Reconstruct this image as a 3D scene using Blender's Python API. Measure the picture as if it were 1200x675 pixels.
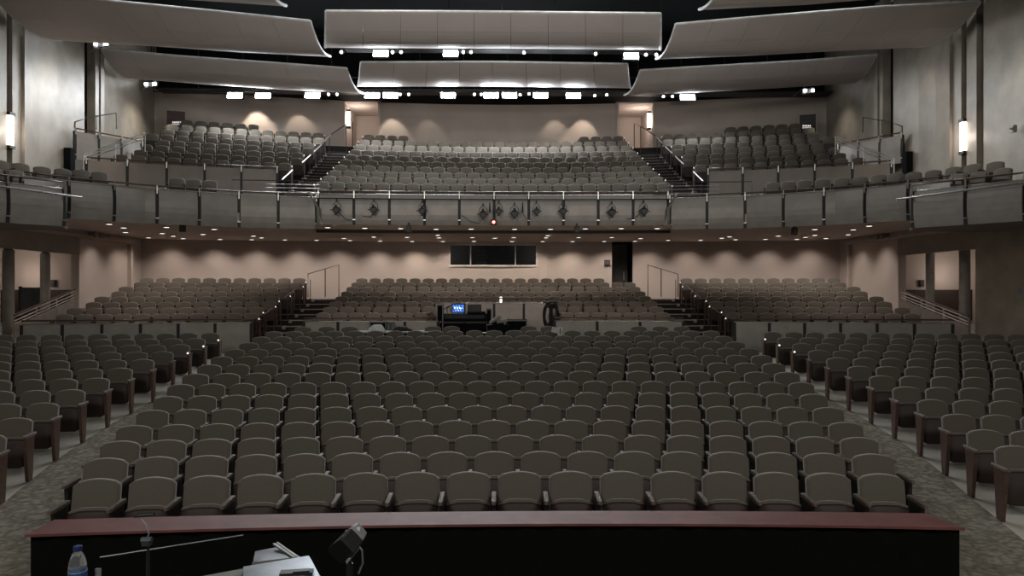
import bpy, math, random
from mathutils import Vector, Matrix
random.seed(7)
R = math.radians
# ------------------------------------------------------------------ camera, world, exposure
F = 870.0; YAW = R(1.38); CAMZ = 3.0
sc = bpy.context.scene
for o in list(bpy.data.objects): bpy.data.objects.remove(o)
C = sc.collection
cam = bpy.data.cameras.new('camera'); cam.sensor_width = 36; cam.lens = F/1200*36; cam.clip_end = 300
co = bpy.data.objects.new('camera', cam); C.objects.link(co)
co.location = (0, 0, CAMZ); co.rotation_euler = (R(90), 0, -YAW); sc.camera = co
w = bpy.data.worlds.new('world'); sc.world = w; w.use_nodes = True
w.node_tree.nodes['Background'].inputs[0].default_value = (1.0, 0.97, 0.93, 1)
w.node_tree.nodes['Background'].inputs[1].default_value = 0.055
vs = sc.view_settings
vs.view_transform = 'Standard'; vs.look = 'None'; vs.gamma = 1; vs.use_curve_mapping = False
vs.exposure = 0.0

def lamp(name, kind, loc, energy, color=(1, 1, 1), target=None, size=0.3, spot=120, blend=0.8, parent=None):
    l = bpy.data.lights.new(name, kind); l.energy = energy; l.color = color
    if kind == 'AREA': l.shape = 'RECTANGLE'; l.size = size; l.size_y = size*0.5
    else: l.shadow_soft_size = size
    if kind == 'SPOT': l.spot_size = R(spot); l.spot_blend = blend
    o = bpy.data.objects.new(name, l); C.objects.link(o); o.location = loc
    if target is not None:
        o.rotation_euler = (Vector(target)-Vector(loc)).to_track_quat('-Z', 'Y').to_euler()
    if parent is not None:
        o.parent = parent; o.matrix_parent_inverse = Matrix.Translation(-Vector(parent.location))
    return o
K_HOUSE = 680; K_WASH = 46; K_DOWN = 74; K_FILL = 470
WARM = (1.0, 0.87, 0.78); COOL = (0.93, 0.97, 1.0)
# added fill lights, unseen behind the camera (they light the hall from the front)
lamp('front_fill_light', 'AREA', (-6, -3, 9.5), K_FILL, (1, .96, .88), (-2, 11, 0), 3)
lamp('front_fill_light', 'AREA', (6, -3, 9.5), K_FILL, (1, .96, .88), (2, 11, 0), 3)

for x_ in (-5, 5): lamp('cloud_fill_light', 'SPOT', (x_, -2, 5.0), 5000, (1, .94, .89), (x_*.6, 28, 15.6), .8, 46, 1.0)  # unseen uplights added to brighten the ceiling clouds and upper walls
# ------------------------------------------------------------------ pixel helper, used to derive sizes from the photograph
def P(px, py, Y):
    t = (px-600)/F; X = Y*(t*math.cos(YAW)+math.sin(YAW))/(math.cos(YAW)-t*math.sin(YAW))
    D = Y*math.cos(YAW)+X*math.sin(YAW)
    return Vector((X, Y, CAMZ-(py-337.5)/F*D))
def Pz(px, py, z):
    D = (CAMZ-z)*F/(py-337.5); lat = (px-600)/F*D
    return Vector((lat*math.cos(YAW)+D*math.sin(YAW), D*math.cos(YAW)-lat*math.sin(YAW), z))
def proj(x, y, z):
    D = y*math.cos(YAW)+x*math.sin(YAW); lat = x*math.cos(YAW)-y*math.sin(YAW)
    return 600+F*lat/D, 337.5+F*(CAMZ-z)/D, D
ORD = 'zeroth first second third fourth fifth sixth seventh eighth ninth tenth eleventh twelfth thirteenth fourteenth fifteenth sixteenth seventeenth eighteenth nineteenth'.split()
TENS = {20: 'twent', 30: 'thirt', 40: 'fort', 50: 'fift', 60: 'sixt', 70: 'sevent', 80: 'eight', 90: 'ninet'}
def od(n):
    if n < 20: return ORD[n]
    t = n//10*10
    return TENS[t]+'ieth' if n == t else TENS[t]+'y-'+ORD[n-t]

# ------------------------------------------------------------------ materials
def mat(name, col, rough=.7, metal=0, noise=None, bump=0, spec=.5, col2=None, detail=4, coat=0):
    m = bpy.data.materials.new(name); m.use_nodes = True
    n = m.node_tree.nodes; l = m.node_tree.links; b = n['Principled BSDF']
    b.inputs['Base Color'].default_value = (*col, 1); b.inputs['Roughness'].default_value = rough
    b.inputs['Metallic'].default_value = metal; b.inputs['Specular IOR Level'].default_value = spec
    b.inputs['Coat Weight'].default_value = coat
    if noise:
        tc = n.new('ShaderNodeTexCoord'); nt = n.new('ShaderNodeTexNoise'); nt.inputs['Scale'].default_value = noise
        nt.inputs['Detail'].default_value = detail; l.new(tc.outputs['Object'], nt.inputs['Vector'])
        rp = n.new('ShaderNodeValToRGB'); l.new(nt.outputs['Fac'], rp.inputs['Fac'])
        c2 = col2 or tuple(c*.75 for c in col)
        rp.color_ramp.elements[0].position = .35; rp.color_ramp.elements[0].color = (*c2, 1)
        rp.color_ramp.elements[1].position = .65; rp.color_ramp.elements[1].color = (*col, 1)
        l.new(rp.outputs['Color'], b.inputs['Base Color'])
        if bump:
            bp = n.new('ShaderNodeBump'); bp.inputs['Strength'].default_value = bump; bp.inputs['Distance'].default_value = .02
            l.new(nt.outputs['Fac'], bp.inputs['Height']); l.new(bp.outputs['Normal'], b.inputs['Normal'])
    return m
def emis(name, col, s):
    m = bpy.data.materials.new(name); m.use_nodes = True; b = m.node_tree.nodes['Principled BSDF']
    b.inputs['Base Color'].default_value = (.1, .1, .1, 1)
    b.inputs['Emission Color'].default_value = (*col, 1); b.inputs['Emission Strength'].default_value = s
    return m
def fabric():
    m = mat('seat_fabric', (.12, .10, .08), .9, 0, spec=.2)
    n = m.node_tree.nodes; l = m.node_tree.links; b = n['Principled BSDF']
    at = n.new('ShaderNodeAttribute'); at.attribute_name = 'tint'; oi = n.new('ShaderNodeObjectInfo')
    ad = n.new('ShaderNodeMath'); ad.operation = 'ADD'; l.new(at.outputs['Fac'], ad.inputs[0]); l.new(oi.outputs['Random'], ad.inputs[1])
    fr = n.new('ShaderNodeMath'); fr.operation = 'FRACT'; l.new(ad.outputs[0], fr.inputs[0])
    rp = n.new('ShaderNodeValToRGB'); l.new(fr.outputs[0], rp.inputs['Fac'])
    e = rp.color_ramp.elements; e[0].color = (.150, .128, .108, 1); e[1].color = (.150, .139, .112, 1)
    x = e.new(.5); x.color = (.160, .139, .117, 1)
    tc = n.new('ShaderNodeTexCoord'); nt = n.new('ShaderNodeTexNoise'); nt.inputs['Scale'].default_value = 160; l.new(tc.outputs['Object'], nt.inputs['Vector'])
    mx = n.new('ShaderNodeMix'); mx.data_type = 'RGBA'; mx.blend_type = 'MULTIPLY'; mx.inputs[0].default_value = .5
    l.new(rp.outputs['Color'], mx.inputs[6]); l.new(nt.outputs['Fac'], mx.inputs[7])
    l.new(mx.outputs[2], b.inputs['Base Color'])
    b.inputs['Sheen Weight'].default_value = .35; b.inputs['Sheen Roughness'].default_value = .5
    b.inputs['Sheen Tint'].default_value = (.9, .85, .78, 1)
    return m
def carpet_mat():
    m = mat('leaf_pattern_carpet', (.10, .09, .065), .95, spec=.1)
    n = m.node_tree.nodes; l = m.node_tree.links; b = n['Principled BSDF']
    tc = n.new('ShaderNodeTexCoord'); nz = n.new('ShaderNodeTexNoise'); nz.inputs['Scale'].default_value = 3; l.new(tc.outputs['Object'], nz.inputs['Vector'])
    mx = n.new('ShaderNodeMix'); mx.data_type = 'RGBA'; mx.inputs[0].default_value = .35
    l.new(tc.outputs['Object'], mx.inputs[6]); l.new(nz.outputs['Color'], mx.inputs[7])
    wv = n.new('ShaderNodeTexVoronoi'); wv.feature = 'DISTANCE_TO_EDGE'; wv.inputs['Scale'].default_value = 6; l.new(mx.outputs[2], wv.inputs['Vector'])
    rp = n.new('ShaderNodeValToRGB'); l.new(wv.outputs['Distance'], rp.inputs['Fac'])
    e = rp.color_ramp.elements; e[0].position = .0; e[0].color = (.15, .136, .108, 1); e[1].position = .2; e[1].color = (.25, .228, .182, 1)
    n2 = n.new('ShaderNodeTexNoise'); n2.inputs['Scale'].default_value = 14; n2.inputs['Detail'].default_value = 5; l.new(tc.outputs['Object'], n2.inputs['Vector'])
    m2 = n.new('ShaderNodeMix'); m2.data_type = 'RGBA'; m2.blend_type = 'OVERLAY'; m2.inputs[0].default_value = .8
    l.new(rp.outputs['Color'], m2.inputs[6]); l.new(n2.outputs['Fac'], m2.inputs[7]); l.new(m2.outputs[2], b.inputs['Base Color'])
    return m
M = dict(
 fabric=fabric(), carpet=carpet_mat(),
 shell=mat('dark_wood_seat_shell', (.030, .015, .012), .6, noise=30, col2=(.024, .012, .010)),
 wood=mat('red_brown_wood', (.105, .055, .038), .38, noise=18, col2=(.062, .032, .024), coat=.2),
 arm=mat('worn_arm_wood', (.14, .10, .078), .62, noise=25),
 blk=mat('black_metal', (.012, .012, .012), .5),
 blkmat=mat('matt_black_paint', (.006, .007, .008), .9, spec=.15, noise=2, col2=(.004, .005, .006)),
 curtain=mat('black_curtain', (.004, .005, .004), .95, spec=.1, noise=8),
 cap=mat('red_stained_cap', (.17, .062, .056), .58, noise=5, col2=(.13, .045, .04), spec=.35),
 conc=mat('sealed_concrete', (.54, .50, .43), .55, noise=1.5, col2=(.44, .41, .355), bump=.05),
 step=mat('dark_step_carpet', (.022, .018, .016), .95, noise=9),
 nose=mat('pale_step_edge', (.33, .28, .24), .6, noise=6),
 plaster=mat('polished_plaster', (.33, .288, .235), .42, noise=1.6, col2=(.25, .218, .178), bump=.35, detail=5),
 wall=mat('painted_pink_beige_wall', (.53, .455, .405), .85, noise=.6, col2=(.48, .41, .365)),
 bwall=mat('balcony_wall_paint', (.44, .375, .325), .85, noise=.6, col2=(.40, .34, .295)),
 brown=mat('dark_brown_reveal', (.055, .038, .030), .6, noise=4),
 soffitl=mat('pale_ceiling_paint', (.60, .50, .45), .85, noise=1.0, col2=(.56, .47, .42)),
 ubeige=mat('beige_parapet_panel', (.29, .25, .22), .6, noise=2, col2=(.25, .215, .19)),
 soffit=mat('painted_soffit', (.20, .165, .145), .8, noise=1.0, col2=(.175, .145, .128)),
 panel=mat('brushed_grey_panel', (.36, .33, .30), .42, metal=.3, noise=3.0, col2=(.31, .285, .26)),
 steel=mat('satin_steel', (.62, .60, .57), .3, metal=.9, noise=20),
 cloud=mat('taupe_cloud_panel', (.58, .53, .50), .6, noise=1.0, col2=(.55, .50, .475)),
 edge=mat('lit_cloud_edge', (.75, .75, .74), .5, noise=3),
 white=mat('white_paper', (.75, .75, .72), .7, noise=12),
 frame=mat('painted_window_frame', (.62, .60, .54), .5, noise=6),
 doorm=mat('grey_door', (.10, .095, .085), .6, noise=3),
 brdoor=mat('brown_door', (.06, .032, .028), .5, noise=5),
 column=mat('column_paint', (.34, .31, .28), .6, noise=3, bump=.05),
 blue=mat('blue_grey_board', (.11, .13, .15), .6, noise=4),
 house=emis('house_light_lens', COOL, 60), dot=emis('small_lamp_lens', (1, 1, 1), 14),
 down=emis('downlight_lens', (1, .93, .84), 1.6), aisle=emis('aisle_light', (1, .95, .88), 1.3),
 sconce=emis('sconce_diffuser', (1, .86, .72), 7), red=emis('red_indicator', (1, .12, .10), 10),
 screen=emis('blue_screen', (.05, .20, .75), 1.2), screen2=emis('screen_text', (.7, .85, 1), 2.0), sign=emis('lit_door_sign', (1, .9, .9), .8),
 metal=mat('glossy_grey_metal', (.30, .33, .36), .34, metal=.9, noise=7, col2=(.17, .19, .22)),
 cloth=mat('grey_plastic_housing', (.25, .26, .26), .35, noise=9),
 bluelab=mat('blue_bottle_label', (.012, .07, .20), .4, noise=60, col2=(.008, .045, .15)),
 bluecap=mat('dark_blue_cap', (.02, .03, .12), .4, noise=20),
)
def glassm():
    m = mat('clear_plastic', (.9, .93, .95), .06, noise=None); b = m.node_tree.nodes['Principled BSDF']
    b.inputs['Transmission Weight'].default_value = .92; b.inputs['IOR'].default_value = 1.2
    return m
M['glass'] = glassm()
def darkglass():
    m = mat('booth_glass', (.004, .005, .006), .08, noise=3); b = m.node_tree.nodes['Principled BSDF']; b.inputs['Alpha'].default_value = .5; b.inputs['Specular IOR Level'].default_value = .25; b.inputs['Roughness'].default_value = .2
    return m
M['dglass'] = darkglass()

# ------------------------------------------------------------------ mesh helpers
class MB:
    def __init__(s): s.v = []; s.f = []; s.m = []
    def add(s, vs_, fs, mi=0):
        o = len(s.v); s.v += [tuple(v) for v in vs_]; s.f += [[i+o for i in f] for f in fs]; s.m += [mi]*len(fs)
    def box(s, c, d, rz=0, mi=0, rot=None):
        m = Matrix.Rotation(rz, 3, 'Z') if rot is None else rot
        vv = [Vector(c)+m @ Vector((sx*d[0]/2, sy*d[1]/2, sz*d[2]/2)) for sx in (-1, 1) for sy in (-1, 1) for sz in (-1, 1)]
        s.add(vv, [(0, 1, 3, 2), (4, 6, 7, 5), (0, 4, 5, 1), (2, 3, 7, 6), (0, 2, 6, 4), (1, 5, 7, 3)], mi)
    def tube(s, pts, r, n=8, mi=0, cap=True):
        pts = [Vector(p) for p in pts]; rings = []
        for i, p in enumerate(pts):
            d = (pts[min(i+1, len(pts)-1)]-pts[max(i-1, 0)]).normalized()
            a = Vector((0, 0, 1)) if abs(d.z) < .9 else Vector((1, 0, 0))
            u = d.cross(a).normalized(); v = d.cross(u); rr = r[i] if isinstance(r, (list, tuple)) else r
            rings.append([p+(u*math.cos(2*math.pi*k/n)+v*math.sin(2*math.pi*k/n))*rr for k in range(n)])
        vv = [q for g in rings for q in g]; ff = []
        for i in range(len(pts)-1):
            for k in range(n): ff.append((i*n+k, i*n+(k+1) % n, (i+1)*n+(k+1) % n, (i+1)*n+k))
        if cap: ff += [tuple(range(n))[::-1], tuple((len(pts)-1)*n+k for k in range(n))]
        s.add(vv, ff, mi)
    def rings(s, rs, mi=0, capa=True, capb=True, close=True):
        n = len(rs[0]); vv = [q for g in rs for q in g]; ff = []
        for i in range(len(rs)-1):
            for k in range(n if close else n-1): ff.append((i*n+k, i*n+(k+1) % n, (i+1)*n+(k+1) % n, (i+1)*n+k))
        if capa: ff.append(tuple(range(n))[::-1])
        if capb: ff.append(tuple((len(rs)-1)*n+k for k in range(n)))
        s.add(vv, ff, mi)
    def lathe(s, c, prof, n=20, mi=0):
        c = Vector(c)
        s.rings([[c+Vector((r*math.cos(2*math.pi*k/n), r*math.sin(2*math.pi*k/n), z)) for k in range(n)] for r, z in prof], mi)
    def prism(s, poly, z0, z1, mi=0):
        s.rings([[Vector((x, y, z0)) for x, y in poly], [Vector((x, y, z1)) for x, y in poly]], mi)
    def mesh(s, name, mats, smooth=False):
        me = bpy.data.meshes.new(name); me.from_pydata(s.v, [], s.f)
        for m in (mats if isinstance(mats, (list, tuple)) else [mats]): me.materials.append(m)
        me.polygons.foreach_set('material_index', s.m)
        if smooth: me.polygons.foreach_set('use_smooth', [True]*len(me.polygons))
        me.update(); return me
    def build(s, name, mats, parent=None, smooth=False, origin=None):
        """mesh given in world coordinates; origin moved to the base when top-level; children inherit the parent's place"""
        if parent is not None: o0 = Vector(parent.get('_w', (0, 0, 0)))
        elif origin is not None: o0 = Vector(origin)
        else:
            xs = [v[0] for v in s.v]; ys = [v[1] for v in s.v]; zs = [v[2] for v in s.v]
            o0 = Vector(((min(xs)+max(xs))/2, (min(ys)+max(ys))/2, min(zs)))
        s.v = [(v[0]-o0.x, v[1]-o0.y, v[2]-o0.z) for v in s.v]
        ob = bpy.data.objects.new(name, s.mesh(name, mats, smooth)); C.objects.link(ob)
        if parent is not None: ob.parent = parent; ob['_w'] = tuple(o0)
        else: ob.location = o0; ob['_w'] = tuple(o0)
        return ob
def tag(o, label, cat, group=None, kind=None):
    o['label'] = label; o['category'] = cat
    if group: o['group'] = group
    if kind: o['kind'] = kind
    return o
def struct(o, label=None):
    o['kind'] = 'structure'
    if label: o['label'] = label
    return o
def thing(name, label, cat, loc, group=None):
    o = bpy.data.objects.new(name, None); C.objects.link(o); o.location = loc; o['_w'] = tuple(loc); o.empty_display_size = .1
    return tag(o, label, cat, group)
def arc(cy, r, phi): return (r*math.sin(phi), cy+r*math.cos(phi))
def arcX(cy, r, X): return (X, cy+math.sqrt(r*r-X*X))

# ------------------------------------------------------------------ floor
CY = -38.0                        # centre of the main-floor row arcs
def fz(y):
    d = y-8.75
    return .083*(math.sqrt((d-3)**2+1)+(d-3))/2-.12
def rr(x, y): return math.hypot(x, y-CY)+CY
def fxy(x, y): return fz(rr(x, y))
HW = [4.8, 5.24, 5.57, 5.87, 6.06, 6.25, 6.45, 6.6, 6.7, 6.8, 6.85, 6.85, 6.84, 6.82]
XA = [6.83, 7.12, 7.38, 7.58, 7.71, 7.80, 7.86, 7.88, 7.90, 7.93, 7.95, 7.95]
def xa_at(y):
    t = (y-10.5)/1.075; t = max(-6, min(11, t))
    if t < 0: return XA[0]+.30*t
    i = int(t); return XA[i] if i >= 11 else XA[i]+(XA[i+1]-XA[i])*(t-i)
m = MB(); NR = 48; NX = 24; X0 = 15.6
for i in range(NR+1):
    r = 3.6+(27.2-3.6)*i/NR
    for k in range(NX+1):
        X = -X0+2*X0*k/NX; x, y = arcX(CY, r-CY, X); m.v.append((x, y, fz(r)))
for i in range(NR):
    for k in range(NX):
        a = i*(NX+1)+k; m.f.append([a, a+1, a+NX+2, a+NX+1]); m.m.append(0)
struct(m.build('floor', M['conc'], smooth=True))
m = MB(); rows = []
for i in range(41):
    r = 3.7+(22.4-3.7)*i/40; w_ = xa_at(r)-.02
    rows.append([Vector((*arcX(CY, r-CY, -w_+2*w_*k/14), fz(r)+.012)) for k in range(15)])
m.rings(rows, 0, False, False, close=False)
tag(m.build('aisle_carpet', M['carpet'], smooth=True), 'mottled olive brown patterned carpet on the two aisles and before the front row', 'carpet')

# ------------------------------------------------------------------ theatre seats
def outline(wd, z0, ztop, zcorner, rb, n=7):
    pts = [(-wd/2+rb, z0), (wd/2-rb, z0), (wd/2-rb*.3, z0+rb*.3), (wd/2, z0+rb)]
    for i in range(n):
        t = i/(n-1); x = wd/2*(1-2*t)
        z = zcorner+(ztop-zcorner)*(1-(2*t-1)**2)
        if i in (0, n-1): z -= .018
        pts.append((x*.995, z))
    pts += [(-wd/2, z0+rb), (-wd/2+rb*.3, z0+rb*.3)]
    return pts
def inset(pts, d):
    cx = 0; cz = sum(p[1] for p in pts)/len(pts); wd = max(p[0] for p in pts); h = (max(p[1] for p in pts)-min(p[1] for p in pts))/2
    return [(x*(1-d/wd), cz+(z-cz)*(1-d/h)) for x, z in pts]
def lean(p, y, k, z0): return Vector((p[0], y+(p[1]-z0)*k, p[1]))
def back_mb():
    m = MB(); o = outline(.508, .32, .825, .782, .05, 11)
    L = lambda pts, y: [lean(p, y, .2, .32)-Vector((0, .1, 0)) for p in pts]
    m.rings([L(inset(o, .03), .045), L(o, .03), L(o, -.015), L(inset(o, .008), -.035), L(inset(o, .028), -.046)], 0)
    m.m[-2] = 1   # rear face is the wood shell
    return m
def cush_mb():
    m = MB(); o = outline(.495, .20, .575, .56, .09, 5)
    L = lambda pts, y: [lean(p, y, .10, .2)-Vector((0, .12, 0)) for p in pts]
    m.rings([L(inset(o, .02), 0), L(o, -.015), L(o, -.055), L(inset(o, .012), -.07)], 0)
    return m
def pan_mb():
    m = MB(); o = outline(.50, .165, .555, .545, .09, 5)
    L = lambda pts, y: [lean(p, y, .10, .2)-Vector((0, .12, 0)) for p in pts]
    m.rings([L(o, -.07), L(o, -.085), L(inset(o, .02), -.10)], 0)
    return m
def arm_mb(sx):
    m = MB(); x = sx*.30
    for (y0, y1, z0, z1, w0) in ((-.43, -.05, .60, .635, .058),):
        poly = [(x-w0/2, y1), (x+w0/2, y1), (x+w0/2, y0+.03), (x+w0*.3, y0), (x-w0*.3, y0), (x-w0/2, y0+.03)]
        m.rings([[Vector((px, py, z0)) for px, py in poly], [Vector((px, py, z1-.008)) for px, py in poly],
                 [Vector((x+(px-x)*.8, py*.985, z1)) for px, py in poly]])
    return m
def std_mb(sx):
    m = MB(); x = sx*.30
    m.rings([[Vector((x+a*.022, b, 0)) for a, b in ((-1, -.30), (1, -.30), (1, -.14), (-1, -.14))],
             [Vector((x+a*.02, b, .60)) for a, b in ((-1, -.36), (1, -.36), (1, -.08), (-1, -.08))]])
    m.box((x, -.2, .012), (.07, .3, .024)); return m
def end_mb(sx):
    m = MB(); x = sx*.31
    pr = [(0, -.31, -.20), (.1, -.325, -.185), (.35, -.36, -.16), (.60, -.39, -.13)]
    m.rings([[Vector((x+a*.026, b, z)) for a, b in ((-1, y0), (1, y0), (1, y1), (-1, y1))] for z, y0, y1 in pr]); return m
seat_parts = {'backrest': (back_mb(), [M['fabric'], M['shell']], True), 'cushion': (cush_mb(), [M['fabric']], True),
              'seat_pan': (pan_mb(), [M['shell']], True)}
SM = {k: v[0].mesh(k, v[1], v[2]) for k, v in seat_parts.items()}
for sx, nm in ((-1, 'L'), (1, 'R')):
    SM['arm'+nm] = arm_mb(sx).mesh('armrest', M['arm'], False); SM['std'+nm] = std_mb(sx).mesh('support_leg', M['blk'])
    SM['end'+nm] = end_mb(sx).mesh('end_panel', M['wood'])
for me in (SM['backrest'], SM['cushion']):      # keep the big faces flat
    pass
seats = []      # (x,y,z,rz,scale,left_end,right_end,light,label)
def add_seat(x, y, z, phi, sc_, le, re_, li, label, group): seats.append((x, y, z, -phi, sc_, le, re_, li, label, group))
NS = [16, 17, 18, 19, 20, 21, 22, 21, 22, 23, 24, 23, 24, 23]
for k in range(14):
    r = 8.75+1.055*k-CY; n = NS[k]; pt = 2*HW[k]/n
    for i in range(n):
        phi = (-HW[k]+pt*(i+.5))/r; x, y = arc(CY, r, phi)
        add_seat(x, y, fz(r+CY), phi, pt/.6, i == 0, i == n-1, False,
                 f'taupe folding theatre seat, centre block, {od(k+1)} row from the stage, {od(i+1)} from left', f'centre block seats, {od(k+1)} row')
for px in (357, 384, 410, 507, 529, 620, 643, 748, 773, 797):
    r = 8.75+1.055*14-CY; X = P(px, 384, 23.4).x; phi = math.asin(X/r); x, y = arc(CY, r, phi)
    add_seat(x, y, fz(r+CY)-.01, phi, 1, True, True, False, 'rear', 'rear')
for s in (-1, 1):
    nm = 'left' if s < 0 else 'right'
    for j in range(12):
        r = 10.5+1.075*j-CY
        for i in range(14):
            X = XA[j]+.3+.6*i
            if X > 15.2: break
            phi = s*X/r; x, y = arc(CY, r, phi); px, py, D = proj(x, y, 1)
            if px < -22 or px > 1222: continue
            add_seat(x, y, fz(r+CY), phi, 1, i == 0 and s > 0, i == 0 and s < 0, i == 0 and j > 8,
                     f'taupe theatre seat in the {nm} block, {od(j+1)} row from the stage, {od(i+1)} from the aisle', f'{nm} block seats, {od(j+1)} row')
front_n = len(seats)
# rear tier of the main floor
RR = [27.6+.9*k for k in range(8)]; RL = [1.15+.192*k for k in range(8)]
for k in range(8):
    r = RR[k]-CY; hw = 6.55-.04*k; n = 22 if k % 2 == 0 else 21; pt = 2*hw/n
    for i in range(n):
        X = -hw+pt*(i+.5)
        if k < 2 and abs(X) < 2.45: continue
        if k == 7 and 5.2 < X: continue
        phi = X/r; x, y = arc(CY, r, phi); add_seat(x, y, RL[k], phi, pt/.6, i == 0, i == n-1, False, '', '')
    for s in (-1, 1):
        x0 = 8.45-.03*k; n2 = 11; p2 = (15.2-x0)/n2
        for i in range(n2):
            if s < 0 and k == 7 and i > 10: continue
            X = x0+p2*(i+.5+.25*(k % 2)); phi = s*X/r
            x, y = arc(CY, r, phi)
            if abs(x) > 15.1: continue
            add_seat(x, y, RL[k], phi, p2/.6, i == 0 and s > 0, i == 0 and s < 0, i == 0, '', '')
# balcony tier
BY = -7.0; BR = [35+.93*k for k in range(11)]; BT = [6.92+.345*k+.0045*k*k for k in range(11)]; BL = [t-.95 for t in BT]
for k in range(10):
    r = BR[k]; hw = 6.6-.03*k; n = 24 if k % 2 == 0 else 23; pt = 2*hw/n
    for i in range(n):
        X = -hw+pt*(i+.5)
        if k == 9 and abs(X) < 4.3: continue
        phi = X/r; x, y = arc(BY, r, phi); add_seat(x, y, BL[k], phi, pt/.6, i == 0, i == n-1, i in (0, n-1), '', '')
for k in range(3, 11):
    for s in (-1, 1):
        x0 = 7.85; p2 = .56
        for i in range(13):
            X = x0+p2*(i+.5+.4*(k % 2)); phi = s*math.asin(X/BR[k])
            if X > 15.0-(.9 if k < 7 else .3): break
            if k == 10 and X < 11.2: continue
            x, y = arc(BY, BR[k], phi); add_seat(x, y, BL[k], phi, p2/.6, i == 0 and s > 0, i == 0 and s < 0, i == 0, '', '')
for s in (-1, 1):      # row that follows the side ledge, and the box in front of it
    for (px, py) in ((906, 218.2), (924, 217), (943, 215.7), (964, 214.5), (987, 213), (1008, 212), (1030, 209.6), (1050, 207.6), (1071, 206.5), (1094, 204.4), (1118, 200.8), (1141, 197.6), (1167, 194.8)):
        q = Pz(px, py, 6.55)
        if s < 0 and 10.9 < q.x < 12.3: continue
        f_ = min(1.15, max(.35, (q.x-8)*.15)); add_seat(s*q.x, q.y, 5.74, s*f_, .95, False, False, False, '', '')
    for (px, py) in ((1123, 209.4), (1148, 207), (1176, 203)):
        q = Pz(px, py, 6.2); add_seat(s*q.x, q.y, 5.4, s*1.05, .95, False, False, False, '', '')
order = sorted([i for i in range(front_n) if seats[i][9] != 'rear'], key=lambda i: seats[i][0]**2+seats[i][1]**2)[:300]
near = set(order); base_rot = {}
def child(name, me, parent):
    o = bpy.data.objects.new(name, me); C.objects.link(o); o.parent = parent; return o
proto = None
for i in order:
    x, y, z, rz, s_, le, re_, li, lab, grp = seats[i]
    e = bpy.data.objects.new('theatre_seat', None); C.objects.link(e); e.location = (x, y, z); e.rotation_euler = (0, 0, rz+random.uniform(-.012, .012)); e.scale = (s_, 1.1, 1.15)
    e.empty_display_size = .1; tag(e, lab, 'seat', grp)
    child('backrest', SM['backrest'], e); cu = child('cushion', SM['cushion'], e); child('seat_pan', SM['seat_pan'], cu)
    child('armrest', SM['armL'], e); 
    ctr = grp.startswith('centre')
    child('end_panel' if le and not ctr else 'support_leg', SM['endL' if le and not ctr else 'stdL'], e)
    if re_:
        child('armrest', SM['armR'], e); child('support_leg' if ctr else 'end_panel', SM['stdR' if ctr else 'endR'], e)
    elif grp.startswith('left') or grp.startswith('right'):
        child('armrest', SM['armR'], e)
def stuff_seats(idx):
    V = []; Fc = []; Mi = []; T = []
    comp = {}
    def comps(le, re_, li):
        key = (le, re_, li)
        if key in comp: return comp[key]
        m = MB()
        def put(mb, mi0, map_=None):
            o = len(m.v); m.v += mb.v; m.f += [[a+o for a in f] for f in mb.f]; m.m += [(map_[q] if map_ else mi0) for q in mb.m]
        put(back_mb(), 0, {0: 0, 1: 1}); put(cush_mb(), 0); put(pan_mb(), 1); put(arm_mb(-1), 2)
        put(end_mb(-1) if le else std_mb(-1), 3 if le else 1)
        if re_: put(end_mb(1), 3); put(arm_mb(1), 2)
        if li: sx = -1 if le else 1; m.box((sx*.31, -.43, .655), (.035, .03, .035), mi=4)
        comp[key] = m; return m
    for i in idx:
        x, y, z, rz, s_, le, re_, li, lab, grp = seats[i]
        m = comps(le, re_, li); c, s = math.cos(rz), math.sin(rz); o = len(V); t = random.random()
        V += [(x+(a*s_)*c-b*1.1*s, y+(a*s_)*s+b*1.1*c, z+h*1.15) for a, b, h in m.v]
        Fc += [[q+o for q in f] for f in m.f]; Mi += m.m; T += [t]*len(m.v)
    me = bpy.data.meshes.new('theatre_seats'); me.from_pydata(V, [], Fc)
    for q in ('fabric', 'shell', 'arm', 'wood', 'aisle'): me.materials.append(M[q])
    me.polygons.foreach_set('material_index', Mi); me.polygons.foreach_set('use_smooth', [q == 0 for q in Mi])
    at = me.attributes.new('tint', 'FLOAT', 'POINT'); at.data.foreach_set('value', T); me.update()
    o = bpy.data.objects.new('theatre_seats', me); C.objects.link(o)
    tag(o, 'hundreds of taupe theatre seats in the farther rows, rear tier and balcony', 'seats', 'distant theatre seats', 'stuff')
stuff_seats([i for i in range(len(seats)) if i not in near])
print('seats', len(seats), 'front', front_n)

# ------------------------------------------------------------------ terraces (rear floor, balcony)
def ring_slab(m, cy, r0, r1, xa, xb, z0, z1, n=8, mi=0):
    poly = [arcX(cy, r0, xa+(xb-xa)*i/n) for i in range(n+1)]+[arcX(cy, r1, xb+(xa-xb)*i/n) for i in range(n+1)]
    a = [Vector((x, y, z0)) for x, y in poly]; b = [Vector((x, y, z1)) for x, y in poly]
    N = n+1
    ff = []
    for i in range(n):
        ff.append((N*2+i, N*2+i+1, N*2+2*N-2-i, N*2+2*N-1-i)); ff.append((i, 2*N-1-i, 2*N-2-i, i+1))
    for i in range(2*N): ff.append((i, (i+1) % (2*N), 2*N+(i+1) % (2*N), 2*N+i))
    m.add(a+b, ff, mi)
m = MB()
for k in range(8):
    r0 = RR[k]-.55-CY; r1 = r0+.92 if k < 7 else 35.25-CY
    if k < 2:
        ring_slab(m, CY, r0, r1, -X0, -2.35, .5, RL[k], 12); ring_slab(m, CY, r0, r1, 2.35, X0, .5, RL[k], 12)
    else: ring_slab(m, CY, r0, r1, -X0, X0, .5, RL[k], 24)
ring_slab(m, CY, 27.0-CY, 29.0-CY, -2.35, 2.35, .5, 1.2, 6)
struct(m.build('floor_rear', M['step']))
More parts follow.
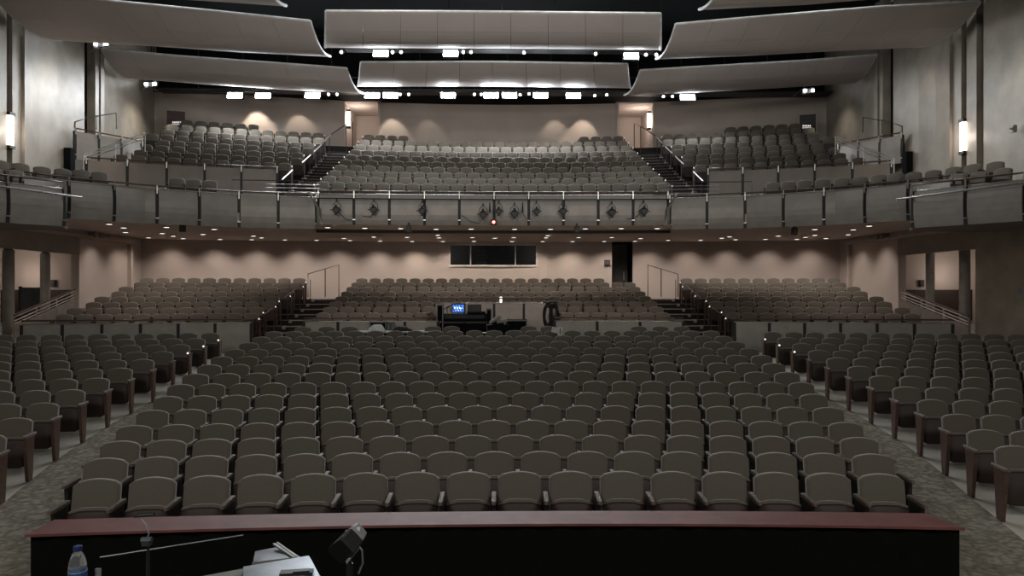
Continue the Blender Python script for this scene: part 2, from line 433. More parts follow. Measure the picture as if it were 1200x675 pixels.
for s in (-1, 1):
    m = MB()
    for k in range(8):
        r0 = RR[k]-.55-CY
        ring_slab(m, CY, r0-.01, r0+.025, *sorted((s*6.75, s*8.05)), RL[k]-.02, RL[k]+.008, 3)
        a = arcX(CY, r0+.25, s*7.98); m.box((a[0], a[1]-.2, RL[k]-.04), (.12, .14, .12))
    nm = 'left' if s < 0 else 'right'
    tag(m.build('aisle_steps', M['nose']), f'pale edged aisle steps climbing the rear tier on the {nm}', 'steps')
# balcony terraces
m = MB()
for k in range(11):
    r0 = BR[k]-.5; r1 = r0+.95 if k < 10 else 45.9
    hx = 15.4 if k >= 3 else 7.85
    ring_slab(m, BY, r0, r1, -hx, hx, BL[k]-(.5 if k < 2 else .9), BL[k], 24)
struct(m.build('floor_balcony', M['step']))
for s in (-1, 1):
    nm = 'left' if s < 0 else 'right'; root = thing('balcony_stairs', f'steep dark balcony aisle stairs with pale stringer on the {nm}', 'stairs', (s*7.3, 27.5, BL[0]))
    m = MB(); q = MB()
    for k in range(9):
        r0 = BR[k]-.5
        for h in (0, 1):
            z = BL[k]+h*(BL[k+1]-BL[k])/2
            ring_slab(m, BY, r0+.47*h, r0+.93, *sorted((s*6.66, s*7.80)), z-.2, z+.02, 3)
        ring_slab(q, BY, r0+.0, r0+.5, *sorted((s*7.68, s*7.82)), BL[k]-.15, BL[k]+.06, 2)
        ring_slab(q, BY, r0+.47, r0+.93, *sorted((s*7.68, s*7.82)), BL[k]+.0, BL[k]+.24, 2)
    m.build('treads', M['step'], root); q.build('stringer', M['nose'], root)
    m = MB()
    for k in range(9):
        r0 = BR[k]-.5
        for h in (0, 1):
            z = BL[k]+h*(BL[k+1]-BL[k])/2+.02
            ring_slab(m, BY, r0+.47*h-.005, r0+.47*h+.02, *sorted((s*6.66, s*7.58)), z-.015, z+.006, 2)
    m.build('nosing', M['soffit'], root)

# ------------------------------------------------------------------ walls, ceiling
def wall_strip(m, pts, z0, z1, th=.15, mi=0):
    """vertical wall along pts in plan, thickened away from the hall axis"""
    pts = [Vector((p[0], p[1])) for p in pts]; out = []
    for i, p in enumerate(pts):
        d = (pts[min(i+1, len(pts)-1)]-pts[max(i-1, 0)]).normalized(); nrm = Vector((d.y, -d.x))
        if nrm.dot(p-Vector((0, 15))) < 0: nrm = -nrm
        out.append(p+nrm*th)
    poly = [tuple(p) for p in pts]+[tuple(p) for p in out[::-1]]
    n = len(pts); a = [Vector((x, y, z0)) for x, y in poly]; b = [Vector((x, y, z1)) for x, y in poly]; N = 2*n; ff = []
    for i in range(n-1):
        ff += [(N+i, N+i+1, N+N-2-i, N+N-1-i), (i, N-1-i, N-2-i, i+1)]
    for i in range(N): ff.append((i, (i+1) % N, N+(i+1) % N, N+i))
    m.add(a+b, ff, mi)
WR = 35.1-CY
def warc(xa, xb, n=10, r=WR, cy=CY): return [arcX(cy, r, xa+(xb-xa)*i/n) for i in range(n+1)]
ZC = 5.17
wx0, wx1 = P(527, 300, 35.1).x, P(629, 300, 35.1).x; wz0, wz1 = P(570, 311.5, 35.1).z, P(570, 287, 35.1).z
dx0, dx1 = P(717, 300, 34.9).x, P(741, 300, 34.9).x
m = MB()
wall_strip(m, warc(-15.8, wx0), 1, ZC); wall_strip(m, warc(wx1, dx0, 4), 1, ZC); wall_strip(m, warc(dx1, 15.8), 1, ZC)
wall_strip(m, warc(wx0, wx1, 4), 1, wz0); wall_strip(m, warc(wx0, wx1, 4), wz1, ZC)
struct(m.build('wall_back', M['wall']))
m = MB()       # shallow painted pilasters flanking the booth
for px in (519, 637):
    a = P(px, 300, 35.02); m.box((a.x, a.y+.04, (1.5+ZC)/2+1.2), (.3, .06, 2.4))
struct(m.build('trim_1', M['wall']))
m = MB()       # dark booth and doorway rooms behind the wall
for xa, xb, z0, z1 in ((wx0-.1, wx1+.1, wz0-.3, wz1+.2), (dx0-.1, dx1+.1, 2.3, ZC+.1)):
    y0 = 35.25; y1 = 37.5 if z0 > 3 else 36.2
    m.box(((xa+xb)/2, y1, (z0+z1)/2), (xb-xa, .1, z1-z0)); m.box((xa, (y0+y1)/2, (z0+z1)/2), (.1, y1-y0, z1-z0)); m.box((xb, (y0+y1)/2, (z0+z1)/2), (.1, y1-y0, z1-z0))
    m.box(((xa+xb)/2, (y0+y1)/2, z0), (xb-xa, y1-y0, .1)); m.box(((xa+xb)/2, (y0+y1)/2, z1), (xb-xa, y1-y0, .1))
struct(m.build('wall_booth', M['blkmat']))
win = MB(); yy = 35.12
zc_ = (wz0+wz1)/2
for x in (wx0, P(551.5, 300, 35.1).x, P(604, 300, 35.1).x, wx1): win.box((x, yy, zc_), (.07 if x in (wx0, wx1) else .05, .14, wz1-wz0+.06))
win.box(((wx0+wx1)/2, yy, wz0), (wx1-wx0, .16, .09)); win.box(((wx0+wx1)/2, yy, wz1), (wx1-wx0, .1, .05))
wo = struct(win.build('window_1', M['frame']))
m = MB(); xs = [wx0, P(551.5, 300, 35.1).x, P(604, 300, 35.1).x, wx1]
for a, b in zip(xs, xs[1:]): m.box(((a+b)/2, 35.16, zc_), (b-a-.05, .012, wz1-wz0))
m.build('pane', M['dglass'], wo)
m = MB(); q = P(565, 298, 36.6)
for i in range(7): m.box((q.x-.05+.03*(i % 2), 36.4, wz0+.12+i*.11), (.55-.05*(i % 3), .3, .06))
tag(m.build('equipment_rack', M['cloth']), 'grey equipment stack seen behind the dark booth window', 'rack')
m = MB(); m.box(((dx0+dx1)/2, 36.0, 3.75), (dx1-dx0-.08, .06, 2.75)); d = m.build('door_1', M['doorm']); struct(d)
m = MB(); m.box((dx1-.22, 35.95, 3.6), (.05, .06, .4)); m.build('door_handle', M['steel'], d)
q = P(711, 308, 35.0); m = MB(); m.box((q.x, 34.85, q.z), (.28, .03, .26)); m.box((q.x, 34.83, q.z), (.2, .02, .16), mi=1)
tag(m.build('wall_plate', [M['brown'], M['doorm']]), 'small dark square plate on back wall left of the doorway', 'sign')
# hanging downlit ceiling under the balcony and side soffits
FC = [(-12.9, 20.6), (-12.5, 21.3), (-11.7, 22.2), (-10.8, 23.15), (-9.6, 23.9), (-8.5, 24.6), (-7.2, 25.0), (-6.02, 25.3)]
FCR = [(-x, y) for x, y in FC[::-1]]
def lerp_path(path, x):
    for a, b in zip(path, path[1:]):
        if a[0] <= x <= b[0]: return a[1]+(b[1]-a[1])*(x-a[0])/(b[0]-a[0])
    return path[0][1] if x < path[0][0] else path[-1][1]
front = FC+[(-6.0, 25.62), (0, 25.86), (6.0, 25.62)]+FCR
m = MB(); lo = []; hi = []; NN = 60
def zsoff(x): return ZC if abs(x) < 6.01 else ZC-.16
for z_off, z_up in ((0, 0),):
    inner = []; outer = []
    for i in range(NN+1):
        X = -15.55+31.1*i/NN; xx = max(-12.9, min(12.9, X)); y0 = lerp_path(front, xx)-(abs(X)-12.9)*1.3*(abs(X) > 12.9)
        inner.append((X, y0)); outer.append(arcX(CY, WR, X))
    for i in range(NN):
        z = ZC-.0; q = [inner[i], inner[i+1], outer[i+1], outer[i]]
        za = ZC
        m.add([Vector((*q[0], za)), Vector((*q[1], za)), Vector((*q[2], ZC)), Vector((*q[3], ZC)),
               Vector((*q[0], za+.3)), Vector((*q[1], za+.3)), Vector((*q[2], ZC+.3)), Vector((*q[3], ZC+.3))],
              [(0, 3, 2, 1), (4, 5, 6, 7), (0, 1, 5, 4), (3, 7, 6, 2)])
struct(m.build('ceiling_underbalcony', M['soffitl']))
m = MB(); ring_slab(m, CY, 28.0-CY, 28.35-CY, -6.6, 6.6, ZC-.10, ZC+.02, 12)
struct(m.build('trim_2', M['brown']))
# side ledge floor behind the side parapets
m = MB()
for s in (-1, 1):
    poly = [(s*abs(x), y+.15) for x, y in FC]+[(s*6.0, 27.5)]+[arcX(BY, 36.7, s*x) for x in (7.8, 10, 12, 14, 15.3)]+[(s*15.3, 16), (s*14.8, 16), (s*13.2, 19.6)]
    m.prism(poly, 5.22, 5.72)
m.prism([(-6.0, 25.85), (6.0, 25.85), (6.0, 27.6), (0, 27.8), (-6.0, 27.6)], 5.2, 5.7)
struct(m.build('floor_ledge', M['step']))
# side walls
for s in (-1, 1):
    nm = 'left' if s < 0 else 'right'
    def mk(name, segs, matn):
        m = MB()
        for pts, z0, z1 in segs: wall_strip(m, [(s*x, y) for x, y in pts], z0, z1, .3)
        return struct(m.build(name, M[matn]))
    mk('wall_'+nm, [([(15.35, 12), (15.4, 16), (15.35, 20), (15.4, 23.0)], 5.0, 14.5),
                    ([(15.25, 24.5), (15.38, 25.5), (15.42, 26.6), (15.35, 28.2)], 5.0, 14.5),
                    ([(15.5, 29.6), (15.7, 31), (15.9, 33), (16.1, 35.8)], 5.0, 14.5),
                    ([(15.35, 12), (15.4, 18), (15.4, 23.4)], 0, 5.0)], 'plaster')
    mk('wall_rear_'+nm, [([(15.6, 28.3), (15.65, 31), (15.7, 33.7)], .8, ZC)], 'wall')
    mk('trim_%d' % (3 if s < 0 else 4), [([(15.75, 22.9), (15.75, 24.6)], 5.0, 14.5), ([(16.0, 28.1), (16.0, 29.7)], 5.0, 14.5)], 'brown')
    # pale pilaster strips beside the dark reveals
    m = MB()
    for y0, y1 in ((23.25, 23.75), (24.02, 24.5), (28.95, 29.2), (29.35, 29.6)): m.box((s*15.5, (y0+y1)/2, 9.7), (.32, y1-y0, 9.5))
    struct(m.build('pilaster_'+nm, M['plaster']))
    m = MB(); m.box((s*15.45, 17.5, .18+.35), (.3, 12, .75)); struct(m.build('baseboard_'+nm, M['brown']))
    # bulkhead over the side lobby, lobby walls, floor
    mk('bulkhead_'+nm, [([(15.42, 22.4), (15.5, 25), (15.6, 28.35)], 4.27, 5.05)], 'ubeige')
    m = MB(); m.box((s*18.6, 32.2, 3.2), (6.2, .15, 3.6)); m.box((s*21.0, 27, 3.2), (.15, 10.5, 3.6)); struct(m.build('wall_lobby_'+nm, M['wall']))
    m = MB(); m.box((s*18.2, 27.2, 4.95), (5.6, 10, .1)); struct(m.build('ceiling_lobby_'+nm, M['wall']))
    m = MB(); m.box((s*18.2, 27.2, 1.05), (5.3, 10, .2)); struct(m.build('floor_lobby_'+nm, M['conc']))
    m = MB(); m.box((s*18.6, 32.05, 2.25), (5.6, .12, 1.35)); struct(m.build('wainscot_'+nm, M['brown']))
    # columns
    for (px, w_, Y, y0, pos) in (((9.8, .35, 24.9, 392, 'nearer') if s < 0 else (1130.5, .34, 24.7, 390, 'nearer')), ((53, .32, 27.2, 372, 'farther') if s < 0 else (1090, .30, 27.2, 371, 'farther'))):
        a = P(px, y0, Y); top = P(px, 293 if pos == 'nearer' else 297, Y).z
        cc = thing('lobby_column', f'round grey column, the {pos} one in the {nm} side opening', 'column', (a.x, a.y, 1.1))
        m = MB(); r_ = w_/2; m.lathe((a.x, a.y, 0), [(r_*1.12, 1.1), (r_*1.12, 1.25), (r_, 1.27), (r_, top), (r_*.9, top)], 24); m.build('shaft', M['column'], cc, smooth=False)
        m = MB(); m.lathe((a.x, a.y, 0), [(r_*.72, top), (r_*.72, top+.16), (r_*1.1, top+.17), (r_*1.1, 4.9)], 20); m.build('collar', M['blk'], cc)
    # ramp guard rail
    g = thing('ramp_guardrail', f'steel ramp guardrail with glass panels inside the {nm} side opening', 'railing', (s*16.2, 26, 1.15))
    A = P(16, 372, 23.6) if s < 0 else P(1135, 373, 23.4); B = P(88, 341, 28.2) if s < 0 else P(1056, 342, 28.2)
    m = MB()
    for dz in (0, -.12, -.22): m.tube([A+Vector((0, 0, dz)), B+Vector((0, 0, dz))], .02, 6)
    m.build('rails', M['steel'], g)
    m = MB(); m.tube([A+Vector((0, .02, .07)), B+Vector((0, .02, .07))], .03, 6); m.build('handrail', M['wood'], g)
    for t in (0, .33, .66, 1):
        a = A.lerp(B, t); m = MB(); m.box((a.x, a.y, (a.z+1.15)/2), (.04, .04, a.z-1.15)); m.build('post', M['steel'], g)
    m = MB(); a = A-Vector((0, 0, .28)); b = B-Vector((0, 0, .28))
    m.rings([[a, b, Vector((b.x, b.y, 1.2)), Vector((a.x, a.y, 1.2))], [v+Vector((.02*s, .02, 0)) for v in (a, b, Vector((b.x, b.y, 1.2)), Vector((a.x, a.y, 1.2)))]]); m.build('panel', M['panel'], g)
    lamp('lobby_light', 'POINT', (P(24, 322, 31.2) if s < 0 else P(1118, 322, 31.2)), 24, WARM, size=.25)
    lamp('lobby_ceiling_light', 'POINT', (s*17.5, 25.5, 4.6), 14, WARM, size=.2)
q = P(36, 350, 30.5); m = MB(); m.box((q.x, q.y, q.z-.2), (.75, .08, 1.3)); m.box((q.x-.42, q.y, q.z-.2), (.08, .1, 1.4), mi=1)
tag(m.build('display_board', [M['blue'], M['brown']]), 'blue grey display board in the left lobby between the columns', 'board')
for px, nm in ((61, 'left'), (1081, 'right')):
    q = P(px, 332, 32.0); m = MB(); m.box((q.x, 32.08, q.z), (.22, .08, .3)); m.box((q.x, 32.03, q.z), (.14, .04, .2), mi=1)
    tag(m.build('wall_box', [M['brown'], M['blk']]), f'small dark box on the {nm} lobby wall beside the farther column', 'box')
# balcony back wall with two vomitories and doors
WB = 45.5
vx = {-1: (P(404, 150, 38).x, P(443, 150, 38).x), 1: (P(725, 150, 38).x, P(765, 150, 38).x)}
ZT = 12.5
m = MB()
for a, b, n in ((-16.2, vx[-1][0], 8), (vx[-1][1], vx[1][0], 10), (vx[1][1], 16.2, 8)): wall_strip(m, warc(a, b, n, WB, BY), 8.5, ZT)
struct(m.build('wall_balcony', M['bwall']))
m = MB()
for s in (-1, 1):
    a, b = vx[s]; y0 = arcX(BY, WB, (a+b)/2)[1]
    m.box(((a+b)/2, y0+3.2, 10.6), (b-a+.3, .12, 4)); m.box((a-.06, y0+1.6, 10.6), (.12, 3.2, 4)); m.box((b+.06, y0+1.6, 10.6), (.12, 3.2, 4)); m.box(((a+b)/2, y0+1.6, ZT+.03), (b-a+.3, 3.3, .1))
struct(m.build('wall_vomitory', M['wall']))
m = MB(); m.box((0, 38.5, 9.0), (32, 7, .1)); 
struct(m.build('floor_vomitory', M['step']))
# dark ceiling
m = MB(); m.box((0, 22, 15.2), (33, 46, .2)); m.box((0, 37.6, 12.62), (33, 3.6, .2)); m.box((0, 35.9, 13.9), (33, .2, 2.6))
m.box((0, 44, 13.9), (33, .2, 2.8))
struct(m.build('ceiling', M['blkmat']))

def sconce(c, d, rz, label, e):
    t = thing('wall_sconce', label, 'sconce', tuple(c))
    rot = Matrix.Rotation(rz, 3, 'Z')
    m = MB(); m.box(c, d, rz); m.build('diffuser', M['sconce'], t)
    for z in (-d[2]/2-.05, d[2]/2+.05): m = MB(); m.box((c[0], c[1], c[2]+z), (d[0]*1.3, d[1]*1.3, .1), rz); m.build('mounting', M['blk'], t)
    return t
for s in (-1, 1):
    nm = 'left' if s < 0 else 'right'
    q = (s*15.36, 23.88, 3+(337.5-(153 if s < 0 else 160))*(23.5 if s < 0 else 24.2)/F)
    t = sconce(q, (.2, .2, .95), 0, f'tall glowing sconce in the dark reveal of the {nm} side wall', 12)
    lamp('sconce_glow', 'POINT', (s*15.0, 23.88, q[2]), 14, WARM, size=.15, parent=t)
    a, b = vx[s]; q = (a+.14 if s < 0 else b-.14, 38.3, 3+(337.5-140)*38.2/F)
    t = sconce(q, (.14, .16, .75), 0, f'slim glowing sconce in the {nm} upper balcony entry', 8)
    lamp('sconce_glow', 'POINT', ((a+.5 if s < 0 else b-.5), 38.9, q[2]+.2), 34, WARM, size=.15, parent=t)
# balcony doors with signs
for (x0, x1, y0, y1, nm, Y) in ((193, 215.5, 128, 152, 'left', 35.6), (935, 955, 134, 154, 'right', 35.9)):
    a = P(x0, y0, Y); b = P(x1, y1, Y); 
    cx = (a.x+b.x)/2; yw = arcX(BY, WB, cx)[1]-.08; rz = -math.asin(cx/WB)
    m = MB(); m.box((cx, yw, (a.z+9.2)/2), (b.x-a.x, .1, a.z-9.2), rz); d = struct(m.build('door_2' if nm == 'left' else 'door_3', M['brdoor' if nm == 'left' else 'blk']))
    m = MB(); ww = b.x-a.x
    for sx in (-1, 1): m.box((cx+sx*ww/2*math.cos(rz), yw-.03+sx*ww/2*math.sin(rz), (a.z+9.2)/2), (.1, .16, a.z-9.2), rz)
    m.box((cx, yw-.02, a.z), (ww+.1, .16, .1), rz); m.build('door_frame', M['bwall'], d)
    q = P((x0+x1)/2-.2, y0+13, Y-.15); m = MB()
    for r_ in range(2):
        for i in range(5 if r_ == 0 else 1): m.box((q.x-.17+i*.085+(.17 if r_ else 0), yw-.09-(q.x*.0), q.z-.03-r_*.09), (.055 if r_ == 0 else .4, .02, .07 if r_ == 0 else .02), rz)
    m.build('door_sign', M['sign'], d)
    q = P(218.5 if nm == 'left' else 930.5, 143 if nm == 'left' else 147.5, Y); yw2 = arcX(BY, WB, q.x)[1]-.06
    m = MB(); m.box((q.x, yw2, q.z), (.2, .06, .22), rz); m.box((q.x, yw2-.03, q.z), (.1, .03, .12), rz, mi=1)
    tag(m.build('wall_plate', [M['brown'], M['steel']]), f'small square plate beside the {nm} balcony door', 'sign')

# ------------------------------------------------------------------ ceiling clouds
def catmull(pts, n=6):
    out = []; pts = [Vector(p) for p in pts]
    for i in range(len(pts)-1):
        for k in range(n): out.append(pts[i].lerp(pts[i+1], k/n))
    out.append(pts[-1]); return out
PR = [(0, 0), (.04, .17), (.17, .56), (.28, .86), (.38, 1.04), (.48, 1.17), (.58, 1.24), (.69, 1.26), (.79, 1.22), (.9, 1.12), (1, 1)]
def prof(h):
    for (a, u), (b, v) in zip(PR, PR[1:]):
        if h <= b: return u+(v-u)*(h-a)/(b-a)
    return 1
def cloud(near, far, label, seams, n=6):
    """near / far: matching polylines (x,y,z). Cross-section drops from the near lip then curves flat toward the rear."""
    t = thing('ceiling_cloud', label, 'acoustic ceiling panel', tuple(near[len(near)//2]), 'acoustic clouds')
    N = catmull(near, 4); Fp = catmull(far, 4)
    def sec(u, top):
        i = min(int(u*(len(N)-1)), len(N)-2); f_ = u*(len(N)-1)-i
        a = N[i].lerp(N[i+1], f_); b = Fp[i].lerp(Fp[i+1], f_); out = []
        for k in range(13):
            h = (k/12)**1.4; v = prof(h)
            out.append(Vector((a.x+(b.x-a.x)*h, a.y+(b.y-a.y)*h, a.z+(b.z-a.z)*v)))
        return out
    def slab(m, u0, u1, ns, off=0, th=.07, mi=0):
        S = []
        for q in range(ns+1):
            lowr = sec(u0+(u1-u0)*q/ns, 0)
            upr = []
            for k, p in enumerate(lowr):
                d = (lowr[min(k+1, 12)]-lowr[max(k-1, 0)]).normalized(); nr = Vector((0, -d.z, d.y)); nr = nr.normalized() if nr.z > 0 or k == 0 else -nr.normalized()
                if nr.y < 0 and nr.z < .01: nr = Vector((0, 1, 0))
                upr.append(p+Vector((0, abs(nr.y), abs(nr.z)))*th)
            S.append([p+Vector((0, 0, off)) for p in lowr]+[p+Vector((0, 0, off)) for p in upr[::-1]])
        m.rings(S, mi)
    for i in range(seams):
        m = MB(); g = .0005; slab(m, i/seams+g, (i+1)/seams-g, 3); m.build('panel', M['cloud'], t)
    # pale upturned lip along the near edge and pale end ribs; their top-lit brightness is in the colour
    m = MB(); lipu = [sec(q/24, 0)[0]+Vector((0, .03, .03)) for q in range(25)]
    m.tube(lipu, .045, 6); m.build('edge_trim', M['edge'], t)
    for u in (0, 1):
        m = MB(); m.tube([p+Vector((0, .03, .03)) for p in sec(u, 0)], .05, 6); m.build('end_rib', M['edge'], t)
    return t
def cpt(px, py, Y): return P(px, py, Y)
cloud([cpt(382, 13.5, 24.9), cpt(577, 14.5, 25.2), cpt(774, 16.5, 24.9)], [cpt(381, 56, 27.3), cpt(577, 57, 27.6), cpt(774, 58.5, 27.3)], 'large centre acoustic cloud, the nearer one, above the balcony front', 9)
cloud([cpt(423, 73.5, 31), cpt(577, 73, 31.2), cpt(735, 75.5, 31)], [cpt(419, 101.5, 33.6), cpt(577, 101.5, 33.8), cpt(739, 103.5, 33.6)], 'centre acoustic cloud, the farther one, above the balcony seats', 8)
for s in (-1, 1):
    nm = 'left' if s < 0 else 'right'
    S_ = lambda L: [Vector((s*x, y, z)) for x, y, z in L]
    cloud(S_([(6.15, 24.95, 11.9), (9.3, 24.2, 11.95), (12.3, 23.4, 11.95), (15.25, 22.9, 11.95)]), S_([(6.0, 27.3, 11.45), (9.0, 26.7, 11.4), (11.8, 26.1, 11.4), (14.7, 25.6, 11.4)]), f'long {nm} acoustic cloud, middle of three, reaching the side wall', 8)
    cloud(S_([(6.2, 31.3, 12.2), (9.5, 30.7, 12.25), (12.6, 30.0, 12.25), (15.3, 29.3, 12.3)]), S_([(5.95, 33.8, 11.8), (9.3, 33.2, 11.8), (12.5, 32.4, 11.8), (15.2, 31.6, 11.8)]), f'{nm} acoustic cloud farthest from the stage, over side balcony seats', 8)
    cloud(S_([(6.3, 19.6, 11.75), (9.3, 18.9, 11.8), (12.3, 18.1, 11.8), (15.2, 17.4, 11.8)]), S_([(6.1, 21.9, 11.25), (9.0, 21.3, 11.2), (12.0, 20.5, 11.2), (15.0, 19.8, 11.2)]), f'{nm} acoustic cloud nearest the stage, mostly above the frame', 8)

# catwalks between the clouds
for (px0, py0, px1, py1, Y, nm) in ((400, 67, 775, 69, 29.15, 'nearer'), (180, 116, 1000, 116, 34.66, 'farther')):
    a = P(px0, py0, Y); b = P(px1, py1, Y); t = thing('catwalk', f'black lighting catwalk behind the {nm} row of clouds', 'catwalk', ((a.x+b.x)/2, Y, a.z+.3))
    m = MB(); m.tube([a+Vector((0, 0, .35)), b+Vector((0, 0, .35))], .03, 6); m.tube([a+Vector((0, 0, 1.0)), b+Vector((0, 0, 1.0))], .025, 6); m.build('rail', M['blk'], t)
    m = MB(); m.box(((a.x+b.x)/2, Y+.6, a.z+.55), (b.x-a.x, .9, .06)); m.build('deck', M['blk'], t)
    n_ = int((b.x-a.x)/2)
    for i in range(n_+1):
        m = MB(); p = a.lerp(b, i/n_); m.tube([p+Vector((0, 0, .3)), Vector((p.x, p.y, 15.1))], .02, 6); m.build('hanger', M['blk'], t)
# house lights
def house(px, py, Y, nth, row, wpx=18):
    q = P(px, py, Y); wd = wpx*Y/F
    t = thing('house_light', f'bright rectangular house light, {nth} from left in the {row} lighting row', 'light fixture', tuple(q), f'{row} row house lights')
    rot = Matrix.Rotation(R(-15), 3, 'X')
    m = MB(); m.box(q+Vector((0, .16, .03)), (wd, .22, .29), rot=rot); m.build('housing', M['blk'], t)
    m = MB(); m.box(q+Vector((0, .02, 0)), (wd*.94, .03, .25), rot=rot); m.build('lens', M['house'], t)
    m = MB()
    for sx in (-1, 1): m.box(q+Vector((sx*wd*.45, .15, .4)), (.03, .05, .6))
    m.build('yoke', M['blk'], t)
    lamp('house_beam', 'SPOT', q+Vector((0, -.15, -.05)), K_HOUSE, COOL, q+Vector((0, -9, -12)), .5, 150, .6, parent=t)
for i, (px, py) in enumerate([(446, 62.5), (528, 62.5), (740, 65.5)]): house(px, py, 29.0, od(i+1), 'nearer')
for i, (px, py) in enumerate([(275, 111.5), (308, 112), (366, 111.5), (436, 111.5), (457.5, 111.5), (525, 111.5), (575.5, 111.5), (597, 111.5), (633.5, 111.5), (672, 112), (806, 114)]): house(px, py, 34.5, od(i+1), 'farther')
def spotdot(px, py, Y, nth, row):
    q = P(px, py, Y); t = thing('spot_lamp', f'small bright round spot lamp, {nth} from left in the {row} lighting row', 'spotlight', tuple(q), f'{row} row spot lamps')
    m = MB(); m.tube([q, q+Vector((0, .25, .12))], .09, 10); m.build('housing', M['blk'], t)
    m = MB(); m.tube([q+Vector((0, -.015, -.01)), q+Vector((0, 0, 0))], .055, 10); m.build('lens', M['dot'], t)
    m = MB(); m.box(q+Vector((0, .14, .35)), (.03, .03, .5)); m.build('yoke', M['blk'], t)
for i, (px, py) in enumerate([(400, 61), (460, 61), (470, 61), (543, 61), (552, 61), (614, 61.5), (698, 63), (757, 64), (769, 64)]): spotdot(px, py, 29, od(i+1), 'nearer')
for i, (px, py) in enumerate([(385, 110.5), (395, 110.5), (469, 110.5), (479, 110.5), (556, 110.5), (564, 110.5), (609.5, 111), (620, 110), (697, 112), (711, 111), (777.5, 113), (788, 113)]): spotdot(px, py, 34.5, od(i+1), 'farther')
for (px, py, Y, lab) in ((118, 51, 27.5, 'left rig lamp glimpsed between the middle and farthest left clouds'), (176, 98.5, 33.5, 'left rig lamp glimpsed behind the farthest left cloud'),
                         (948, 106, 34.5, 'right rig lamp glimpsed behind the farthest right cloud')):
    q = P(px, py, Y); t = thing('work_lamp', lab, 'light fixture', tuple(q)); m = MB()
    for k in (-1, 0, 1): m.box(q+Vector((.2*k, .1, .05*k)), (.15, .12, .2))
    m.build('housing', M['cloth'], t)
    m = MB()
    for k in (-1, 1): m.box(q+Vector((.18*k, .0, .0)), (.14, .03, .12))
    m.build('lens', M['dot'], t)
    m = MB(); m.tube([q+Vector((-.6, .4, -.2)), q+Vector((.5, .6, .7))], .02, 6); m.build('strut', M['steel'], t)
    m = MB(); m.tube([q+Vector((.0, .12, .1)), Vector((q.x, q.y+.12, 15.1 if q.y < 35 else 12.5))], .02, 6); m.build('hanger', M['blk'], t)

# ------------------------------------------------------------------ parapets
def polyline_len(pts): return sum((Vector(b)-Vector(a)).length for a, b in zip(pts, pts[1:]))
def at_len(pts, L):
    for a, b in zip(pts, pts[1:]):
        a = Vector(a); b = Vector(b); d = (b-a).length
        if L <= d: return a.lerp(b, L/d)
        L -= d
    return Vector(pts[-1])
def parapet(name, pts, z0, z1, npan, label, rail=.12, bow=.06, th=.08, gap=.05, bracket=True, lowrail=True, zend=None, pm='panel'):
    pts = [Vector((p[0], p[1], 0)) for p in pts]; L = polyline_len(pts); c = at_len(pts, L/2)
    t = thing(name, label, 'parapet', (c.x, c.y, z0))
    step = L/npan
    zf = (lambda s_: 0) if zend is None else (lambda s_: zend*s_/L)
    for i in range(npan):
        m = MB(); S = []
        for k in range(5):
            s_ = i*step+gap+(step-2*gap)*k/4; p = at_len(pts, s_); q = at_len(pts, min(L, s_+.01)); r_ = at_len(pts, max(0, s_-.01))
            d = (q-r_).normalized(); nr = Vector((d.y, -d.x, 0))
            if nr.dot(Vector((0, 10, 0))-p) < 0: nr = -nr
            sec = []
            for h in range(7):
                u = h/6; sec.append(p+nr*(bow*math.sin(math.pi*u))+Vector((0, 0, z0+zf(s_)+(z1-z0)*u)))
            for h in range(6, -1, -1):
                u = h/6; sec.append(p+nr*(bow*math.sin(math.pi*u)-th)+Vector((0, 0, z0+zf(s_)+(z1-z0)*u)))
            S.append(sec)
        m.rings(S); m.build('panel', M[pm], t, smooth=False)
    for i in range(npan+1):
        s_ = i*step; p = at_len(pts, s_); m = MB(); zz = zf(s_)
        q = at_len(pts, min(L, s_+.01)); r_ = at_len(pts, max(0, s_-.01)); d = (q-r_).normalized(); rz = math.atan2(d.y, d.x)
        nr = Vector((d.y, -d.x, 0)); nr = nr if nr.dot(Vector((0, 10, 0))-p) > 0 else -nr
        m.box(p+nr*-.02+Vector((0, 0, (z0+z1)/2+zz)), (.09, .07, z1-z0), rz)
        po = m.build('post', M['blk'], t)
        if bracket:
            m = MB(); m.box(p+nr*.03+Vector((0, 0, z1+rail/2-.06+zz)), (.035, .05, rail+.14), rz); m.build('bracket', M['steel'], po); m = MB(); m.box(p+nr*.05+Vector((0, 0, z0+.17+zz)), (.09, .05, .03), rz); m.build('clip', M['steel'], po)
    N = max(8, npan*2); m = MB()
    m.tube([at_len(pts, L*k/N)+Vector((0, 0, z1+rail+zf(L*k/N))) for k in range(N+1)], .025, 8); m.build('handrail', M['wood'], t, smooth=True)
    if lowrail:
        m = MB(); m.tube([at_len(pts, L*k/N)+Vector((0, 0, z1+.02+zf(L*k/N))) for k in range(N+1)], .018, 6); m.build('top_rail', M['steel'], t, smooth=True)
    return t
cpar = [(-6.0, 25.5), (-3, 25.68), (0, 25.74), (3, 25.68), (6.0, 25.5)]
tc_ = parapet('balcony_parapet', cpar, 5.17, 6.2, 10, 'grey metal centre balcony front with ten bowed panels and hanging stage lights')
m = MB(); m.tube([Vector((x, lerp_path(cpar, x)-.30, 6.03)) for x in [-6+12*i/12 for i in range(13)]], .022, 6); m.build('lighting_pipe', M['blk'], tc_)
